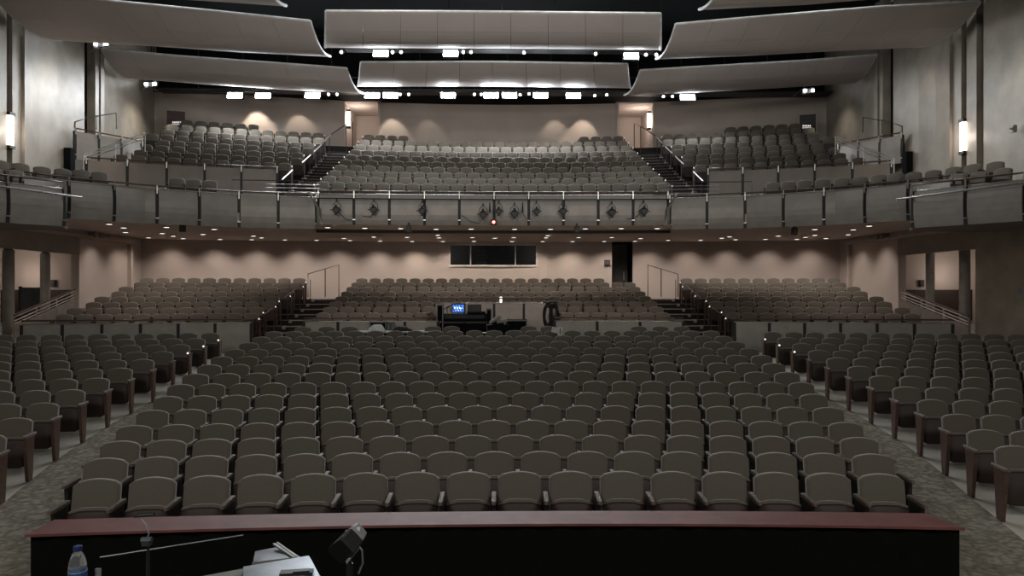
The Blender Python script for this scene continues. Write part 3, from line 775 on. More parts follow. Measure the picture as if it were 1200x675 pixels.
for s in (-1, 1):
    nm = 'left' if s < 0 else 'right'
    pts = [(s*abs(x), y) for x, y in FC[::-1]]
    tt = parapet('balcony_parapet', pts, 5.0, 6.06, 7, f'grey metal {nm} balcony front curving from the centre to the side box')
    # upswept end fin at the inner end
    m = MB(); e = Vector((s*5.98, 25.2, 0))
    m.rings([[e+Vector((s*-.0, -.02, 5.0)), e+Vector((s*-.10, -.12, 5.25)), e+Vector((s*-.10, -.14, 5.7)), e+Vector((s*.25, 0, 6.25)), e+Vector((s*.32, 0, 6.25)), e+Vector((s*-.02, -.12, 5.7)), e+Vector((s*-.02, -.1, 5.25)), e+Vector((s*.06, -.02, 5.0))],
             [v+Vector((0, .05, 0)) for v in [e+Vector((s*-.0, -.02, 5.0)), e+Vector((s*-.10, -.12, 5.25)), e+Vector((s*-.10, -.14, 5.7)), e+Vector((s*.25, 0, 6.25)), e+Vector((s*.32, 0, 6.25)), e+Vector((s*-.02, -.12, 5.7)), e+Vector((s*-.02, -.1, 5.25)), e+Vector((s*.06, -.02, 5.0))]]])
    m.build('end_fin', M['steel'], tt)
    box = [(s*11.85, 20.75), (s*12.75, 19.45), (s*13.65, 18.1), (s*14.5, 16.8), (s*14.9, 16.1)]
    tt = parapet('balcony_box_parapet', box, 4.70, 5.72, 4, f'grey metal front of the {nm} side box ending in a pointed corner', rail=.2)
    m = MB(); a = Vector((s*11.85, 20.75, 0)); b = Vector((s*12.4, 21.9, 0))
    m.rings([[a+Vector((0, 0, 4.7)), b+Vector((0, 0, 4.7)), b+Vector((s*.1, 0, 6.1)), a+Vector((s*.35, .1, 5.75))], [v+Vector((s*.08, -.02, 0)) for v in (a+Vector((0, 0, 4.7)), b+Vector((0, 0, 4.7)), b+Vector((s*.1, 0, 6.1)), a+Vector((s*.35, .1, 5.75)))]])
    m.build('return_panel', M['panel'], tt)
    pp = thing('lighting_outrigger', f'pale horizontal lighting pipe braced off the {nm} side box', 'pipe', (s*13, 19, 5.5))
    A = P(96 if s < 0 else 1051, 231.2 if s < 0 else 233.5, 20.9); B = Vector((s*14.9, 15.6, 5.72 if s < 0 else 5.72))
    A.x = s*abs(A.x); m = MB(); m.tube([A, B], .03, 8); m.build('pipe', M['steel'], pp)
    m = MB(); c = a+Vector((s*.05, 0, 5.0)); m.tube([A.lerp(B, .08), c+Vector((0, 0, .4)), c], .02, 6); m.build('brace', M['steel'], pp)
    m = MB(); m.prism([(s*11.95, 20.8), (s*12.8, 19.55), (s*13.7, 18.2), (s*14.9, 16.2), (s*15.35, 16.2), (s*15.35, 22.3), (s*12.5, 22.0)], 4.70, 4.98); struct(m.build('box_soffit_'+nm, M['soffit']))
    # upper side parapet in front of the side balcony seats
    pts = [arcX(BY, 36.75, s*x) for x in (8.35, 10, 11.5, 13, 14.5)]
    parapet('upper_parapet', pts, 6.5, 7.55, 5, f'grey panel wall in front of the raised {nm} balcony seats', rail=.1, bow=.02, bracket=True, lowrail=False, pm='ubeige')
    A0 = P(88, 149.5, 27.3); A1 = P(148, 154, 29); A2 = P(166, 156, 29.6)
    pts = [(s*abs(A0.x), A0.y), (s*abs(A1.x), A1.y), (s*abs(A2.x), A2.y)]
    parapet('entry_parapet', pts, A0.z-1.15, A0.z-.12, 3, f'grey panel balustrade guarding the upper {nm} side entry', rail=.1, bow=.02, lowrail=False)
    zt = A0.z
    # black block put in for the darkness of the side wall entry
    m = MB(); m.box((s*15.28, 27.1, 7.4), (.24, .3, 1.25)); struct(m.build('entry_dark_block_'+nm, M['blkmat']))
    rl = thing('entry_handrail', f'thin pipe handrail above the upper {nm} side entry', 'handrail', (s*14.8, 28.5, 8.9))
    Q = [P(88, 150, 27.6), P(88, 143, 27.6), P(100, 138.5, 28.3), P(136, 132.5, 30), P(136.5, 151, 30)]
    m = MB(); m.tube([Vector((s*abs(q.x), q.y, q.z)) for q in Q], .02, 6); m.build('pipe', M['brown'], rl)
    m = MB(); q = P(113, 152, 28.9); m.tube([Vector((s*abs(q.x), q.y, q.z)), Vector((s*abs(q.x), q.y, q.z+.55))], .015, 6); m.build('post', M['brown'], rl)
    rl = thing('ramp_handrail', f'bright triple steel handrail sloping along the upper {nm} side steps', 'handrail', (s*14, 28, 7.6))
    m = MB(); A = P(98, 181, 26.6); B = P(170, 156, 28.6); A = Vector((s*abs(A.x), A.y, A.z)); B = Vector((s*abs(B.x), B.y, B.z))
    for dz in (0, -.09, -.2): m.tube([A+Vector((0, 0, dz)), B+Vector((0, 0, dz))], .018, 6)
    m.build('rails', M['steel'], rl)
    for q in (A, B, A.lerp(B, .5)):
        m = MB(); m.tube([q, q-Vector((0, 0, .7))], .018, 6); m.build('post', M['steel'], rl)
    # balcony aisle rails
    for k in (1, 4, 6, 8):
        hr = thing('stair_handrail', f'sloping pale handrail on the {nm} balcony stairs, {od((1, 4, 6, 8).index(k)+1)} one up', 'handrail', (s*7.6, arcX(BY, BR[k], 7.6)[1], BL[k]))
        a = Vector((*arcX(BY, BR[k]-.7, s*7.75), BL[k]+.65)); b = Vector((*arcX(BY, BR[k]+.6, s*7.75), BL[k]+1.2))
        m = MB(); m.tube([a, b], .025, 8); m.build('rail', M['steel'], hr)
        m = MB(); m.tube([a.lerp(b, .85), a.lerp(b, .85)-Vector((0, 0, .95))], .018, 6); m.tube([a.lerp(b, .15), a.lerp(b, .15)-Vector((0, 0, .7))], .018, 6); m.build('posts', M['blk'], hr)
    g = thing('walkway_guardrail', f'thin dark rail with wires at the foot of the {nm} balcony stairs', 'railing', (s*8, 27.4, 5.7))
    a = Vector((s*6.2, 26.6, 0)); b = Vector((s*9.2, 26.3, 0))
    m = MB(); m.tube([a+Vector((0, 0, 5.72)), a+Vector((0, 0, 6.8)), b+Vector((0, 0, 6.8)), b+Vector((0, 0, 5.72))], .018, 6); m.build('frame', M['blk'], g)
    m = MB()
    for dz in (5.95, 6.1, 6.25, 6.4, 6.55, 6.68): m.tube([a+Vector((0, 0, dz)), a.lerp(b, .62)+Vector((0, 0, dz))], .007, 5)
    m.build('wires', M['steel'], g)
    # vomitory rail
    g = thing('entry_guardrail', f'dark post rail in the {nm} balcony entry at the top of the stairs', 'railing', (s*7.6, 37.5, 9.3))
    x = s*6.9; m = MB(); m.tube([(x, 36.4, 9.3), (x, 36.4, 11.1), (s*7.3, 35.9, 10.75), (s*7.7, 35.4, 10.3)], .025, 6); m.tube([(s*7.15, 36.1, 9.3), (s*7.15, 36.1, 10.9)], .02, 6); m.build('rail', M['brown'], g)
# main-floor cross wall
def xarc(a, b, r, n=10): return [arcX(CY, r-CY, a+(b-a)*i/n) for i in range(n+1)]
zb = fz(24.3)
parapet('cross_aisle_wall', xarc(P(358, 380, 24.2).x, P(513, 380, 24.2).x, 24.3), zb, 1.9, 4, 'low grey panel wall left of the sound desk', rail=.13, bracket=False, bow=.015)
parapet('cross_aisle_wall', xarc(P(650, 380, 24.2).x, P(799, 380, 24.2).x, 24.3), zb, 1.9, 3, 'low grey panel wall right of the sound desk', rail=.13, bracket=False, bow=.015)
parapet('cross_aisle_wall', xarc(-14.2, P(293, 380, 23.7).x, 24.3), zb, 1.88, 6, 'low grey panel wall behind the left seating block', rail=.13, bracket=False, bow=.015)
parapet('cross_aisle_wall', xarc(P(861, 380, 23.8).x, 14.2, 24.3), zb, 1.88, 6, 'low grey panel wall behind the right seating block', rail=.13, bracket=False, bow=.015)
parapet('booth_wall', xarc(-2.3, 2.3, 28.7, 6), 1.1, 2.40, 4, 'grey panel wall closing the back of the sound desk bay', rail=.2, bracket=False, bow=.0)
for s in (-1, 1):
    nm = 'left' if s < 0 else 'right'
    m = MB(); a = Vector((s*2.35, 24.5, 0)); 
    m.prism([(s*2.33, 26.95), (s*2.43, 26.95), (s*2.43, 28.9), (s*2.33, 28.9)], 1.2, 2.1)
    struct(m.build('trim_%d' % (5 if s < 0 else 6), M['brown']))
    hr = thing('stair_handrail', f'dark handrail climbing beside the {nm} rear tier steps to the back wall', 'handrail', (s*8.1, 27, 1.3))
    for i, (ka, kb, dz) in enumerate(((-.6, .4, .9), (2.2, 4.6, .92))):
        a = Vector((*arcX(CY, 27.6+.9*ka-CY, s*8.15), 1.28+.192*ka+dz)); b = Vector((*arcX(CY, 27.6+.9*kb-CY, s*8.15), 1.28+.192*kb+dz))
        m = MB(); m.tube([a, b], .025, 6); m.build('rail', M['arm'], hr)
    for k in range(8):
        a = Vector((*arcX(CY, RR[k]-.3-CY, s*8.15), 0)); m = MB(); m.tube([a+Vector((0, 0, RL[k])), a+Vector((0, 0, RL[k]+.88))], .018, 6); m.build('post', M['brown'], hr)
    b = Vector((*arcX(CY, 33.2-CY, s*8.15), 3.62)); c = Vector((*arcX(CY, 34-CY, s*7.0), 4.05)); mid = b.lerp(c, .55)
    m = MB(); m.tube([Vector((b.x, b.y, 2.6)), b, c, Vector((c.x, c.y, 2.6))], .024, 6); m.tube([mid, Vector((mid.x, mid.y, 2.6))], .024, 6); m.build('top_rail', M['brown'], hr)
    # side cheek at the wall end of the cross-aisle wall
    m = MB(); x = s*8.55; m.prism([(x, 24.0), (x+s*.06, 24.0), (x+s*.06, 27.0), (x, 27.0)], 1.0, 1.9); struct(m.build('trim_%d' % (7 if s < 0 else 8), M['brown']))

# ------------------------------------------------------------------ balcony stage lights
def stage_light(px, py, r_, label, Y=25.25):
    q = P(px, py, Y); q.y = lerp_path(cpar, q.x)-.32; t = thing('hanging_stage_light', label, 'stage light', tuple(q), 'stage lights on the balcony pipe')
    m = MB(); m.tube([q+Vector((0, .16, .02)), q, q+Vector((0, -.12, -.03))], [r_*.75, r_, r_*1.05], 14); m.build('barrel', M['blk'], t)
    m = MB(); m.tube([q+Vector((0, -.13, -.03)), q+Vector((0, -.135, -.03))], r_*.85, 14); m.build('lens', M['doorm'], t)
    m = MB(); m.tube([q+Vector((-r_*1.2, 0, 0)), q+Vector((-r_*1.1, 0, .16)), q+Vector((0, 0, .27)), q+Vector((r_*1.1, 0, .16)), q+Vector((r_*1.2, 0, 0))], .012, 6); m.box(q+Vector((0, .0, .31)), (.05, .06, .1)); m.build('yoke', M['blk'], t)
    for ang in range(4):
        m = MB(); a = ang*math.pi/2; m.box(q+Vector((math.cos(a)*r_*1.25, -.14, -.03+math.sin(a)*r_*1.25)), (.10 if ang % 2 == 0 else .08, .03, .08 if ang % 2 else .03)); m.build('shutter_blade', M['blk'], t)
L_ = [(394.7, 245.5, .11), (437.8, 245, .11), (494.5, 246, .11), (566, 250, .12), (584.5, 246.5, .10), (603, 249, .12), (629, 246.7, .10), (660, 246.5, .11), (717, 248, .12), (754, 247, .12)]
for i, (px, py, r_) in enumerate(L_): stage_light(px, py, r_, f'small black stage light under the balcony rail, {od(i+1)} from left')
for px, lab in ((574, 'left'), (612.5, 'right')):
    q = P(px, 243.5, 25.3); m = MB(); m.tube([q+Vector((0, 0, .18)), q+Vector((0, 0, -.12))], [.015, .035], 8); m.box(q+Vector((0, 0, -.14)), (.06, .06, .08))
    tag(m.build('hanging_connector', M['blk']), f'small black dangling connector, the {lab} one on the centre balcony pipe', 'connector')
q = P(578.5, 260.5, 25.3); t = thing('red_indicator_box', 'small black box with red glowing light at balcony front centre', 'indicator', tuple(q))
m = MB(); m.box(q, (.2, .1, .2)); m.build('housing', M['blk'], t); m = MB(); m.tube([q+Vector((0, -.06, 0)), q+Vector((0, -.08, 0))], .05, 10); m.build('lens', M['red'], t)
for i, (pa, pb) in enumerate((((398, 250), (412, 258)), ((440, 250), (425, 253)), ((541, 252), (562, 262)), ((622, 258), (612, 250)), ((735, 256), (750, 251)))):
    a = P(*pa, 25.38); b = P(*pb, 25.38); c = a.lerp(b, .5)-Vector((0, 0, .08)); m = MB(); m.tube([a, c, b], .012, 5)
    tag(m.build('loose_cable', M['blk']), f'thin dark cable drooping on the centre balcony front, {od(i+1)} from left', 'cable')
for i, (px, py) in enumerate(((214, 267.5), (479, 268), (676, 269), (931, 271))):
    q = P(px, py, 25.6 if i in (1, 2) else 24.6); m = MB(); m.box(q, (.16, .16, .24)); m.box(q+Vector((0, 0, .16)), (.05, .05, .1)); m.box(q+Vector((0, -.085, 0)), (.12, .01, .18), mi=1)
    tag(m.build('small_speaker', [M['blk'], M['doorm']]), f'small black speaker hanging below the balcony edge, {od(i+1)} from left', 'speaker')
# downlights
DL = [(128, 262.6), (145, 267), (147, 272.3), (195, 266.3), (190, 273.5), (203, 276.6), (174, 278.5), (214.6, 279.5), (238, 274.6), (251, 268.6), (258, 280.5), (297, 276.5), (306.5, 278.6), (295, 280.8), (334, 281), (371, 281.5), (403, 279.2), (410, 281.8),
      (438, 277.7), (445.5, 282.4), (477, 278), (483, 282.8), (513, 275.6), (514.5, 278.5), (519, 282.9), (553.5, 278.3), (555.5, 282.7), (580, 279), (384, 266.6), (427.5, 267.3), (469.5, 267.8), (511, 268.5), (552, 268.3), (603, 268.5), (645, 268.5), (686, 268), (728, 267.7), (770, 267.7),
      (602, 278.3), (600, 282.9), (642, 276), (640, 278.5), (636, 282.9), (678, 278.3), (671, 282.9), (717, 278.2), (708, 282.8), (750.7, 279.4), (744, 282.5), (783, 281.5), (821, 281.5), (846, 279), (855, 277.3), (862, 280.8), (897, 280.4), (912, 276.5), (933.7, 280.4), (944, 278), (955, 275.6), (967.7, 279.3), (994, 275), (1000, 269.2), (955, 268.8), (1018.6, 264.8)]
DL.sort(); wash = 0
for i, (px, py) in enumerate(DL):
    q = Pz(px, py, ZC-.03); side = abs(q.x) > 6.2
    if False: pass
    e = thing('downlight', f'small round recessed downlight under the balcony, {od(i+1)} from the left', 'downlight', tuple(q), 'underbalcony downlights')
    m = MB(); m.lathe(q, [(.13, .04), (.13, 0), (.10, -.005), (.10, .02)], 16); m.build('trim_ring', M['soffit'], e)
    m = MB(); m.lathe(q, [(.097, .01), (.09, -.012), (.05, -.016)], 16); m.build('lens', M['down'], e)
    lamp('downlight_beam', 'SPOT', q-Vector((0, 0, .05)), K_DOWN, WARM, q-Vector((0, 0, 3)), .1, 140, .9, parent=e)
# wall wash at the main back wall and rear side walls
for X in [-14.2+1.775*i for i in range(17)]:
    x, y = arcX(CY, WR-.8, X); ctr = abs(X) < 4
    lamp('wall_washer', 'SPOT', (x, y, ZC-.08), K_WASH*(1.35 if ctr else 1.0), (1, .86, .70) if ctr else WARM, (x*1.02, y+.5, 2), .12, 118, .9)
for s in (-1, 1):
    for y in (29.2, 31.2): lamp('wall_washer', 'SPOT', (s*14.75, y, ZC-.08), K_WASH*.9, WARM, (s*15.3, y, 2), .12, 110, .9)
# balcony wall wash and side plaster wash
for px, e in ((457, 1.0), (350, .8), (304, 2.6), (212, 1.2), (652, .5), (685, 1.2), (905, 1.6), (500, .2)):
    q = P(px, 130, 37); y = arcX(BY, WB, q.x)[1]; lamp('wall_washer', 'SPOT', (q.x, y-.9, ZT-.15), K_WASH*2.6*e, (1, .88, .74), (q.x, y, 10.3), .08, 62, .45)
for s in (-1, 1):
    k_ = 1.0 if s < 0 else .45
    lamp('wall_washer', 'SPOT', (s*13.2, 25.2, 10.9), 200*k_, (1, .91, .78), (s*15.4, 26.4, 8.6), .25, 100, .8)
    lamp('wall_washer', 'SPOT', (s*14.3, 33.2, 11.3), 170*k_, (1, .92, .80), (s*16, 33.2, 9.2), .2, 100, .9)
    lamp('wall_washer', 'SPOT', (s*13.2, 20.8, 10.6), 150, (1, .95, .80), (s*15.4, 21.0, 7.5), .2, 85, .9)
# lights rigged above the clouds, raking their upper lips
for (x, y, z, e) in ((-3, 23.4, 14.3, 420), (3, 23.4, 14.3, 420), (0, 29.3, 14.2, 110), (-10, 22.2, 14.2, 340), (10, 22.2, 14.2, 340), (-10, 28.6, 14.2, 60), (10, 28.6, 14.2, 60)):
    lamp('rig_light', 'SPOT', (x, y, z), e, COOL, (x, y+1.0, 11), .2, 150, .5)

# ------------------------------------------------------------------ orchestra pit rail and stage
YB, YF = 6.98, 6.6
def pitx(y, X, k=.012): return y-k*X*X
capb = [(X, 6.98-.010*X*X) for X in [-3.98+7.98*i/16 for i in range(17)]]
capf = [(X, 6.60-.012*X*X) for X in [-3.99+8.11*i/16 for i in range(17)]]
pit = thing('pit_rail', 'low orchestra pit wall with red-brown wooden cap and black curtain', 'wall', (0, 6.8, 0))
m = MB(); n = 17
a = [Vector((x, y, .88)) for x, y in capf]+[Vector((x, y, .88)) for x, y in capb[::-1]]; b = [v+Vector((0, 0, .022)) for v in a]; N = 34; ff = []
for i in range(16): ff += [(N+i, N+i+1, 2*N-2-i, 2*N-1-i), (i, N-1-i, N-2-i, i+1)]
for i in range(N): ff.append((i, (i+1) % N, N+(i+1) % N, N+i))
m.add(a+b, ff); m.build('cap', M['cap'], pit)
m = MB(); wall_pts = [(x*.995, y+.05) for x, y in capf]
S = []
for i in range(97):
    t = i/96*16; k = min(int(t), 15); f_ = t-k; x = wall_pts[k][0]+(wall_pts[k+1][0]-wall_pts[k][0])*f_; y = wall_pts[k][1]+(wall_pts[k+1][1]-wall_pts[k][1])*f_+.015*math.sin(i*1.7)
    S.append([Vector((x, y, -1.5)), Vector((x, y, .88)), Vector((x, y+.2, .88)), Vector((x, y+.2, -1.5))])
m.rings(S); m.build('curtain', M['curtain'], pit)
m = MB()
for s in (-1, 1): m.prism([(s*4.05, 6.75), (s*4.05, 3.7), (s*4.12, 3.7), (s*4.12, 6.4)], -1.5, -.02)
m.build('side_return', M['curtain'], pit)
m = MB(); m.box((0, 4.6, -1.55), (8.4, 4.6, .1)); struct(m.build('floor_pit', M['blkmat']))
m = MB(); m.box((0, 1.2, .5), (13, 5, 1.0)); struct(m.build('floor_stage', M['blkmat']))

# ------------------------------------------------------------------ foreground things on the stage
q = P(91, 703, 3.0); bz = q.z
cs = MB(); cs.box((q.x, 3.0, (1.0+bz)/2), (.6, .45, bz-1.0-.02)); cs.box((q.x, 3.0, bz-.01), (.62, .47, .02), mi=1)
tag(cs.build('equipment_case', [M['blk'], M['cloth']]), 'black equipment case carrying the water bottle at lower left', 'case')
bt = thing('water_bottle', 'clear plastic water bottle with blue label and dark cap', 'bottle', (q.x, 3.0, bz))
m = MB(); m.lathe((q.x, 3.0, bz), [(.028, .0), (.033, .01), (.033, .06), (.031, .065), (.033, .07), (.033, .125), (.0325, .14), (.028, .165), (.019, .185), (.013, .195), (.013, .205)], 24); m.build('body', M['glass'], bt, smooth=True)
m = MB(); m.lathe((q.x, 3.0, bz), [(.0340, .06), (.0342, .062), (.0342, .122), (.0340, .124)], 24); lb = m.build('paper_label', M['bluelab'], bt, smooth=True)
m = MB()
for k in range(6):
    a = R(-125+k*14); m.box((q.x+math.cos(a)*.0345, 3.0+math.sin(a)*.0345, bz+.088+.006*(k % 2)), (.006, .002, .012), a+math.pi/2)
m.lathe((q.x, 3.0, bz), [(.0345, .116), (.0345, .118)], 24); m.build('label_marking', M['white'], lb)
m = MB(); m.lathe((q.x, 3.0, bz), [(.0155, .196), (.016, .198), (.016, .214), (.014, .216)], 20); m.build('cap', M['bluecap'], bt)
q2 = P(115, 668, 3.05); m = MB(); m.tube([Vector((q2.x, q2.y, bz-.02)), q2, q2+Vector((0, 0, .004))], [.010, .012, .010], 10); m.box(q2, (.02, .012, .012))
tag(m.build('mic_clip', M['cloth']), 'small grey cylindrical clip standing right of the water bottle', 'clip')
# microphone boom
st = thing('microphone_stand', 'thin chrome boom microphone stand reaching across at lower left', 'microphone stand', (P(172, 634, 2.9).x, 2.9, 1.0))
A = P(117, 653, 2.8); B = P(285, 627, 3.15); Cc = P(172, 636, 2.9)
m = MB(); m.tube([A, B], .003, 8); m.build('boom', M['metal'], st)
m = MB(); m.tube([Cc+Vector((0, .01, .005)), Cc-Vector((0, -.01, .1)), Vector((Cc.x, Cc.y+.02, 1.0))], [.006, .008, .010], 8); m.build('pole', M['blk'], st)
m = MB(); m.box(Cc, (.03, .025, .02)); m.tube([Cc+Vector((-.02, 0, .01)), Cc+Vector((.02, 0, .012))], .011, 10); m.build('clutch', M['metal'], st)
G = [P(172, 634, 2.9), P(174.5, 625, 2.9), P(171, 615, 2.9), P(165, 608, 2.9)]
m = MB(); m.tube(G, .0028, 6); m.build('gooseneck', M['cloth'], st)
m = MB(); m.tube([P(157, 606, 2.9), P(162, 604, 2.9), P(181, 602.5, 2.9)], [.004, .008, .007], 8); m.build('microphone', M['blk'], st)
m = MB()
for k in range(3):
    a = k*2.1+.4; m.tube([(Cc.x, Cc.y+.02, 1.12), (Cc.x+.28*math.cos(a), Cc.y+.02+.28*math.sin(a), 1.01)], .008, 6)
m.build('tripod_base', M['blk'], st)
# sheet-metal music stands
def mstand(corners, label, extra=None):
    c = sum(corners, Vector())/4; t = thing('music_stand', label, 'music stand', (c.x, c.y, 1.0))
    nrm = (corners[1]-corners[0]).cross(corners[3]-corners[0]).normalized()
    if nrm.z < 0: nrm = -nrm
    m = MB(); m.rings([corners, [v-nrm*.006 for v in corners]]); m.build('desk', M['metal'], t)
    lip = [corners[3], corners[2]]; m = MB(); m.tube([lip[0], lip[1]], .008, 6); m.build('lip', M['blk'], t)
    m = MB(); m.tube([c-nrm*.01, Vector((c.x, c.y+.03, c.z-.12)), Vector((c.x, c.y+.03, 1.0))], .011, 8); m.build('pole', M['blk'], t)
    m = MB()
    for k in range(3):
        a = k*2.1; m.tube([(c.x, c.y+.03, 1.14), (c.x+.25*math.cos(a), c.y+.03+.25*math.sin(a), 1.01)], .008, 6)
    m.build('tripod_base', M['blk'], t); return t
mstand([P(299, 646, 2.75), P(325, 641, 2.75), P(342, 656, 2.45), P(296, 661.5, 2.45)], 'smaller grey metal music stand desk behind the larger one')
mstand([P(285, 664, 2.3), P(362, 651, 2.3), P(380, 684, 2.0), P(284, 700, 2.0)], 'larger shiny grey music stand desk at the bottom edge')
m = MB(); a = P(325, 636.5, 2.7); b = P(348, 653, 2.5); dd = Vector((.012, 0, .0))
m.rings([[a-dd*1.4, a+dd*.6, b+dd, b-dd], [v-Vector((0, -.01, .012)) for v in (a-dd*1.4, a+dd*.6, b+dd, b-dd)]]); m.tube([a, b], .005, 6)
tag(m.build('score_folder', M['cloth']), 'narrow grey folder edge leaning between the two music stands', 'folder')
m = MB(); a = P(335, 671, 2.1); m.box(a+Vector((.03, 0, 0)), (.09, .03, .008), .1); m.box(a+Vector((.045, -.005, .006)), (.045, .02, .006), .15)
tag(m.build('phone_clip', M['blk']), 'small black clip lying on the larger music stand', 'clip')
m = MB(); a = P(232, 676, 2.3); b = P(286, 666, 2.35); m.rings([[a, b, b-Vector((0, .12, .06)), a-Vector((0, .12, .06))], [v-Vector((0, 0, .008)) for v in (a, b, b-Vector((0, .12, .06)), a-Vector((0, .12, .06)))]])
m.tube([a.lerp(b, .5)-Vector((0, .05, .03)), Vector(((a.x+b.x)/2, 2.3, 1.0))], .01, 8)
tag(m.build('dark_music_stand', M['cloth']), 'dim dark music stand desk left of the shiny one', 'music stand')
# clamp spotlight
sp = thing('stage_lamp', 'small grey box headed stage lamp on a black stand', 'stage lamp', (P(400, 660, 2.6).x, 2.6, 1.0))
c0 = P(415, 628, 2.6); c1 = P(395, 652, 2.5)
ax = (c1-c0).normalized(); up = Vector((0, -1, 0)); sd = ax.cross(up).normalized(); up = sd.cross(ax).normalized()
def ring(c, a, b, nn=12, e=.35):
    out = []
    for k in range(nn):
        th = 2*math.pi*k/nn; cs_, sn = math.cos(th), math.sin(th)
        out.append(c+sd*(a*math.copysign(abs(cs_)**e, cs_))+up*(b*math.copysign(abs(sn)**e, sn)))
    return out
m = MB(); m.rings([ring(c0-ax*.034, .016, .02), ring(c0-ax*.026, .027, .03), ring(c0, .031, .036), ring(c0+ax*.02, .032, .036)]); m.build('rear_housing', M['cloth'], sp, smooth=False)
m = MB(); m.rings([ring(c0+ax*.02, .034, .038), ring(c0+ax*.075, .037, .042), ring(c0+ax*.09, .037, .042)]); m.build('lamp_body', M['blk'], sp)
m = MB()
for k in range(6): p = c0+ax*(.022+.012*k); m.box(p-sd*.036-up*0+Vector((0, -.02, 0)), (.008, .03, .005))
m.build('cooling_ribs', M['cloth'], sp)
m = MB(); m.box(c0-ax*.0+sd*.01+up*.037, (.012, .004, .012)); m.build('rear_label', M['white'], sp)
m = MB(); m.tube([c0+ax*.01+sd*.036, P(424, 645, 2.58), P(425, 660, 2.58), P(420, 672, 2.58)], .004, 6); m.build('power_cable', M['cloth'], sp)
m = MB(); m.tube([P(410, 660, 2.62), Vector((P(410, 700, 2.62).x, 2.62, 1.0))], .012, 8); m.tube([c0+ax*.05-up*.04, P(410, 660, 2.62)], .008, 6); m.build('pole', M['blk'], sp)
m = MB()
for k in range(3):
    a = k*2.1; x = P(410, 700, 2.62).x; m.tube([(x, 2.62, 1.15), (x+.25*math.cos(a), 2.62+.25*math.sin(a), 1.01)], .008, 6)
m.build('tripod_base', M['blk'], sp)

# ------------------------------------------------------------------ sound desk bay
zfl = 1.22
def tbl(px0, px1, ytop, Y, dep, label, matn, name='work_table', cloth=False):
    a = P(px0, ytop, Y); b = P(px1, ytop, Y); cx = (a.x+b.x)/2; z = a.z; f0 = fxy(cx, Y)
    t = thing(name, label, 'table', (cx, Y, f0)); m = MB(); m.box((cx, Y+dep/2, z-.02), (b.x-a.x, dep, .04)); m.build('table_top', M[matn], t)
    for sx in (-1, 1):
        for sy in (.08, .92):
            m = MB(); m.box((cx+sx*((b.x-a.x)/2-.06), Y+dep*sy, (z-.04+f0)/2), (.04, .04, z-.04-f0)); m.build('leg', M['blk'], t)
    return t, z, f0
T1, z1, _ = tbl(514, 572, 377, 25.2, 1.0, 'long black desk carrying the sound console', 'blk', 'console_table')
def atop(px, Y): return P(px, 300, Y).x
q0 = atop(514, 25.3); q1 = atop(570, 25.3)
m = MB(); m.box(((q0+q1)/2, 25.26, (z1+fz(25.3))/2-.02), (q1-q0, .05, z1-fz(25.3)-.06)); m.build('front_panel', M['blkmat'], T1)
mc = thing('mixing_console', 'black sound mixing console with sloped face on the desk', 'mixing console', ((q0+q1)/2, 25.3, z1))
m = MB(); m.rings([[Vector((x, 25.3, z1)), Vector((x, 26.0, z1)), Vector((x, 26.0, z1+.24)), Vector((x, 25.85, z1+.25)), Vector((x, 25.3, z1+.10))] for x in (q0, q1)]); m.build('body', M['blkmat'], mc)
m = MB()
for i in range(24):
    for j in range(5):
        x = q0+.08+(q1-q0-.16)*i/23; y = 25.36+.09*j; m.box((x, y, z1+.13+.025*j), (.014, .03, .014))
m.build('faders', M['blk'], mc)
for sgn in (q0, q1):
    m = MB(); m.box((sgn, 25.65, z1+.13), (.04, .75, .28)); m.build('side_cheek', M['blkmat'], mc)
def monitor(px, py, wpx, hpx, Y, label, lit):
    q = P(px, py, Y); wd = wpx*Y/F; h = hpx*Y/F; t = thing('computer_monitor', label, 'monitor', (q.x, q.y, z1+.3))
    m = MB(); m.box(q+Vector((0, .03, 0)), (wd+.06, .05, h+.06)); m.build('bezel', M['blk'], t)
    m = MB(); m.box(q, (wd, .012, h)); m.build('screen', M['screen'] if lit else M['doorm'], t)
    if lit:
        m = MB()
        for (dx, dz, ww, hh) in ((-.28, .12, .16, .28), (-.08, .08, .12, .18), (.1, .1, .10, .22), (.28, .03, .2, .16), (0, -.2, .5, .05)): m.box(q+Vector((dx*wd, -.01, dz*h)), (ww*wd, .006, hh*h))
        m.build('screen_content', M['screen2'], t)
    m = MB(); m.box((q.x, q.y+.05, (q.z-h/2+z1)/2), (.06, .04, q.z-h/2-z1+.05)); m.build('stand', M['blk'], t)
monitor(537, 361.5, 13, 9, 25.95, 'monitor with glowing blue screen on the sound desk', True)
monitor(556, 362, 14, 8, 26.05, 'dark monitor right of the glowing blue one', False)
m = MB()
for k in range(5):
    a = Vector((q0+.1+.09*k, 25.95+.02*k, z1+.2)); m.tube([a, a+Vector((.06*math.sin(k*2), 0, .18+.05*(k % 3))), a+Vector((.22, -.1, .30+.04*k)), a+Vector((.36, -.25, .05))], .014, 5)
tag(m.build('cable_bundle', M['blk']), 'tangle of black cables and arms at the left of the glowing monitor', 'cables')
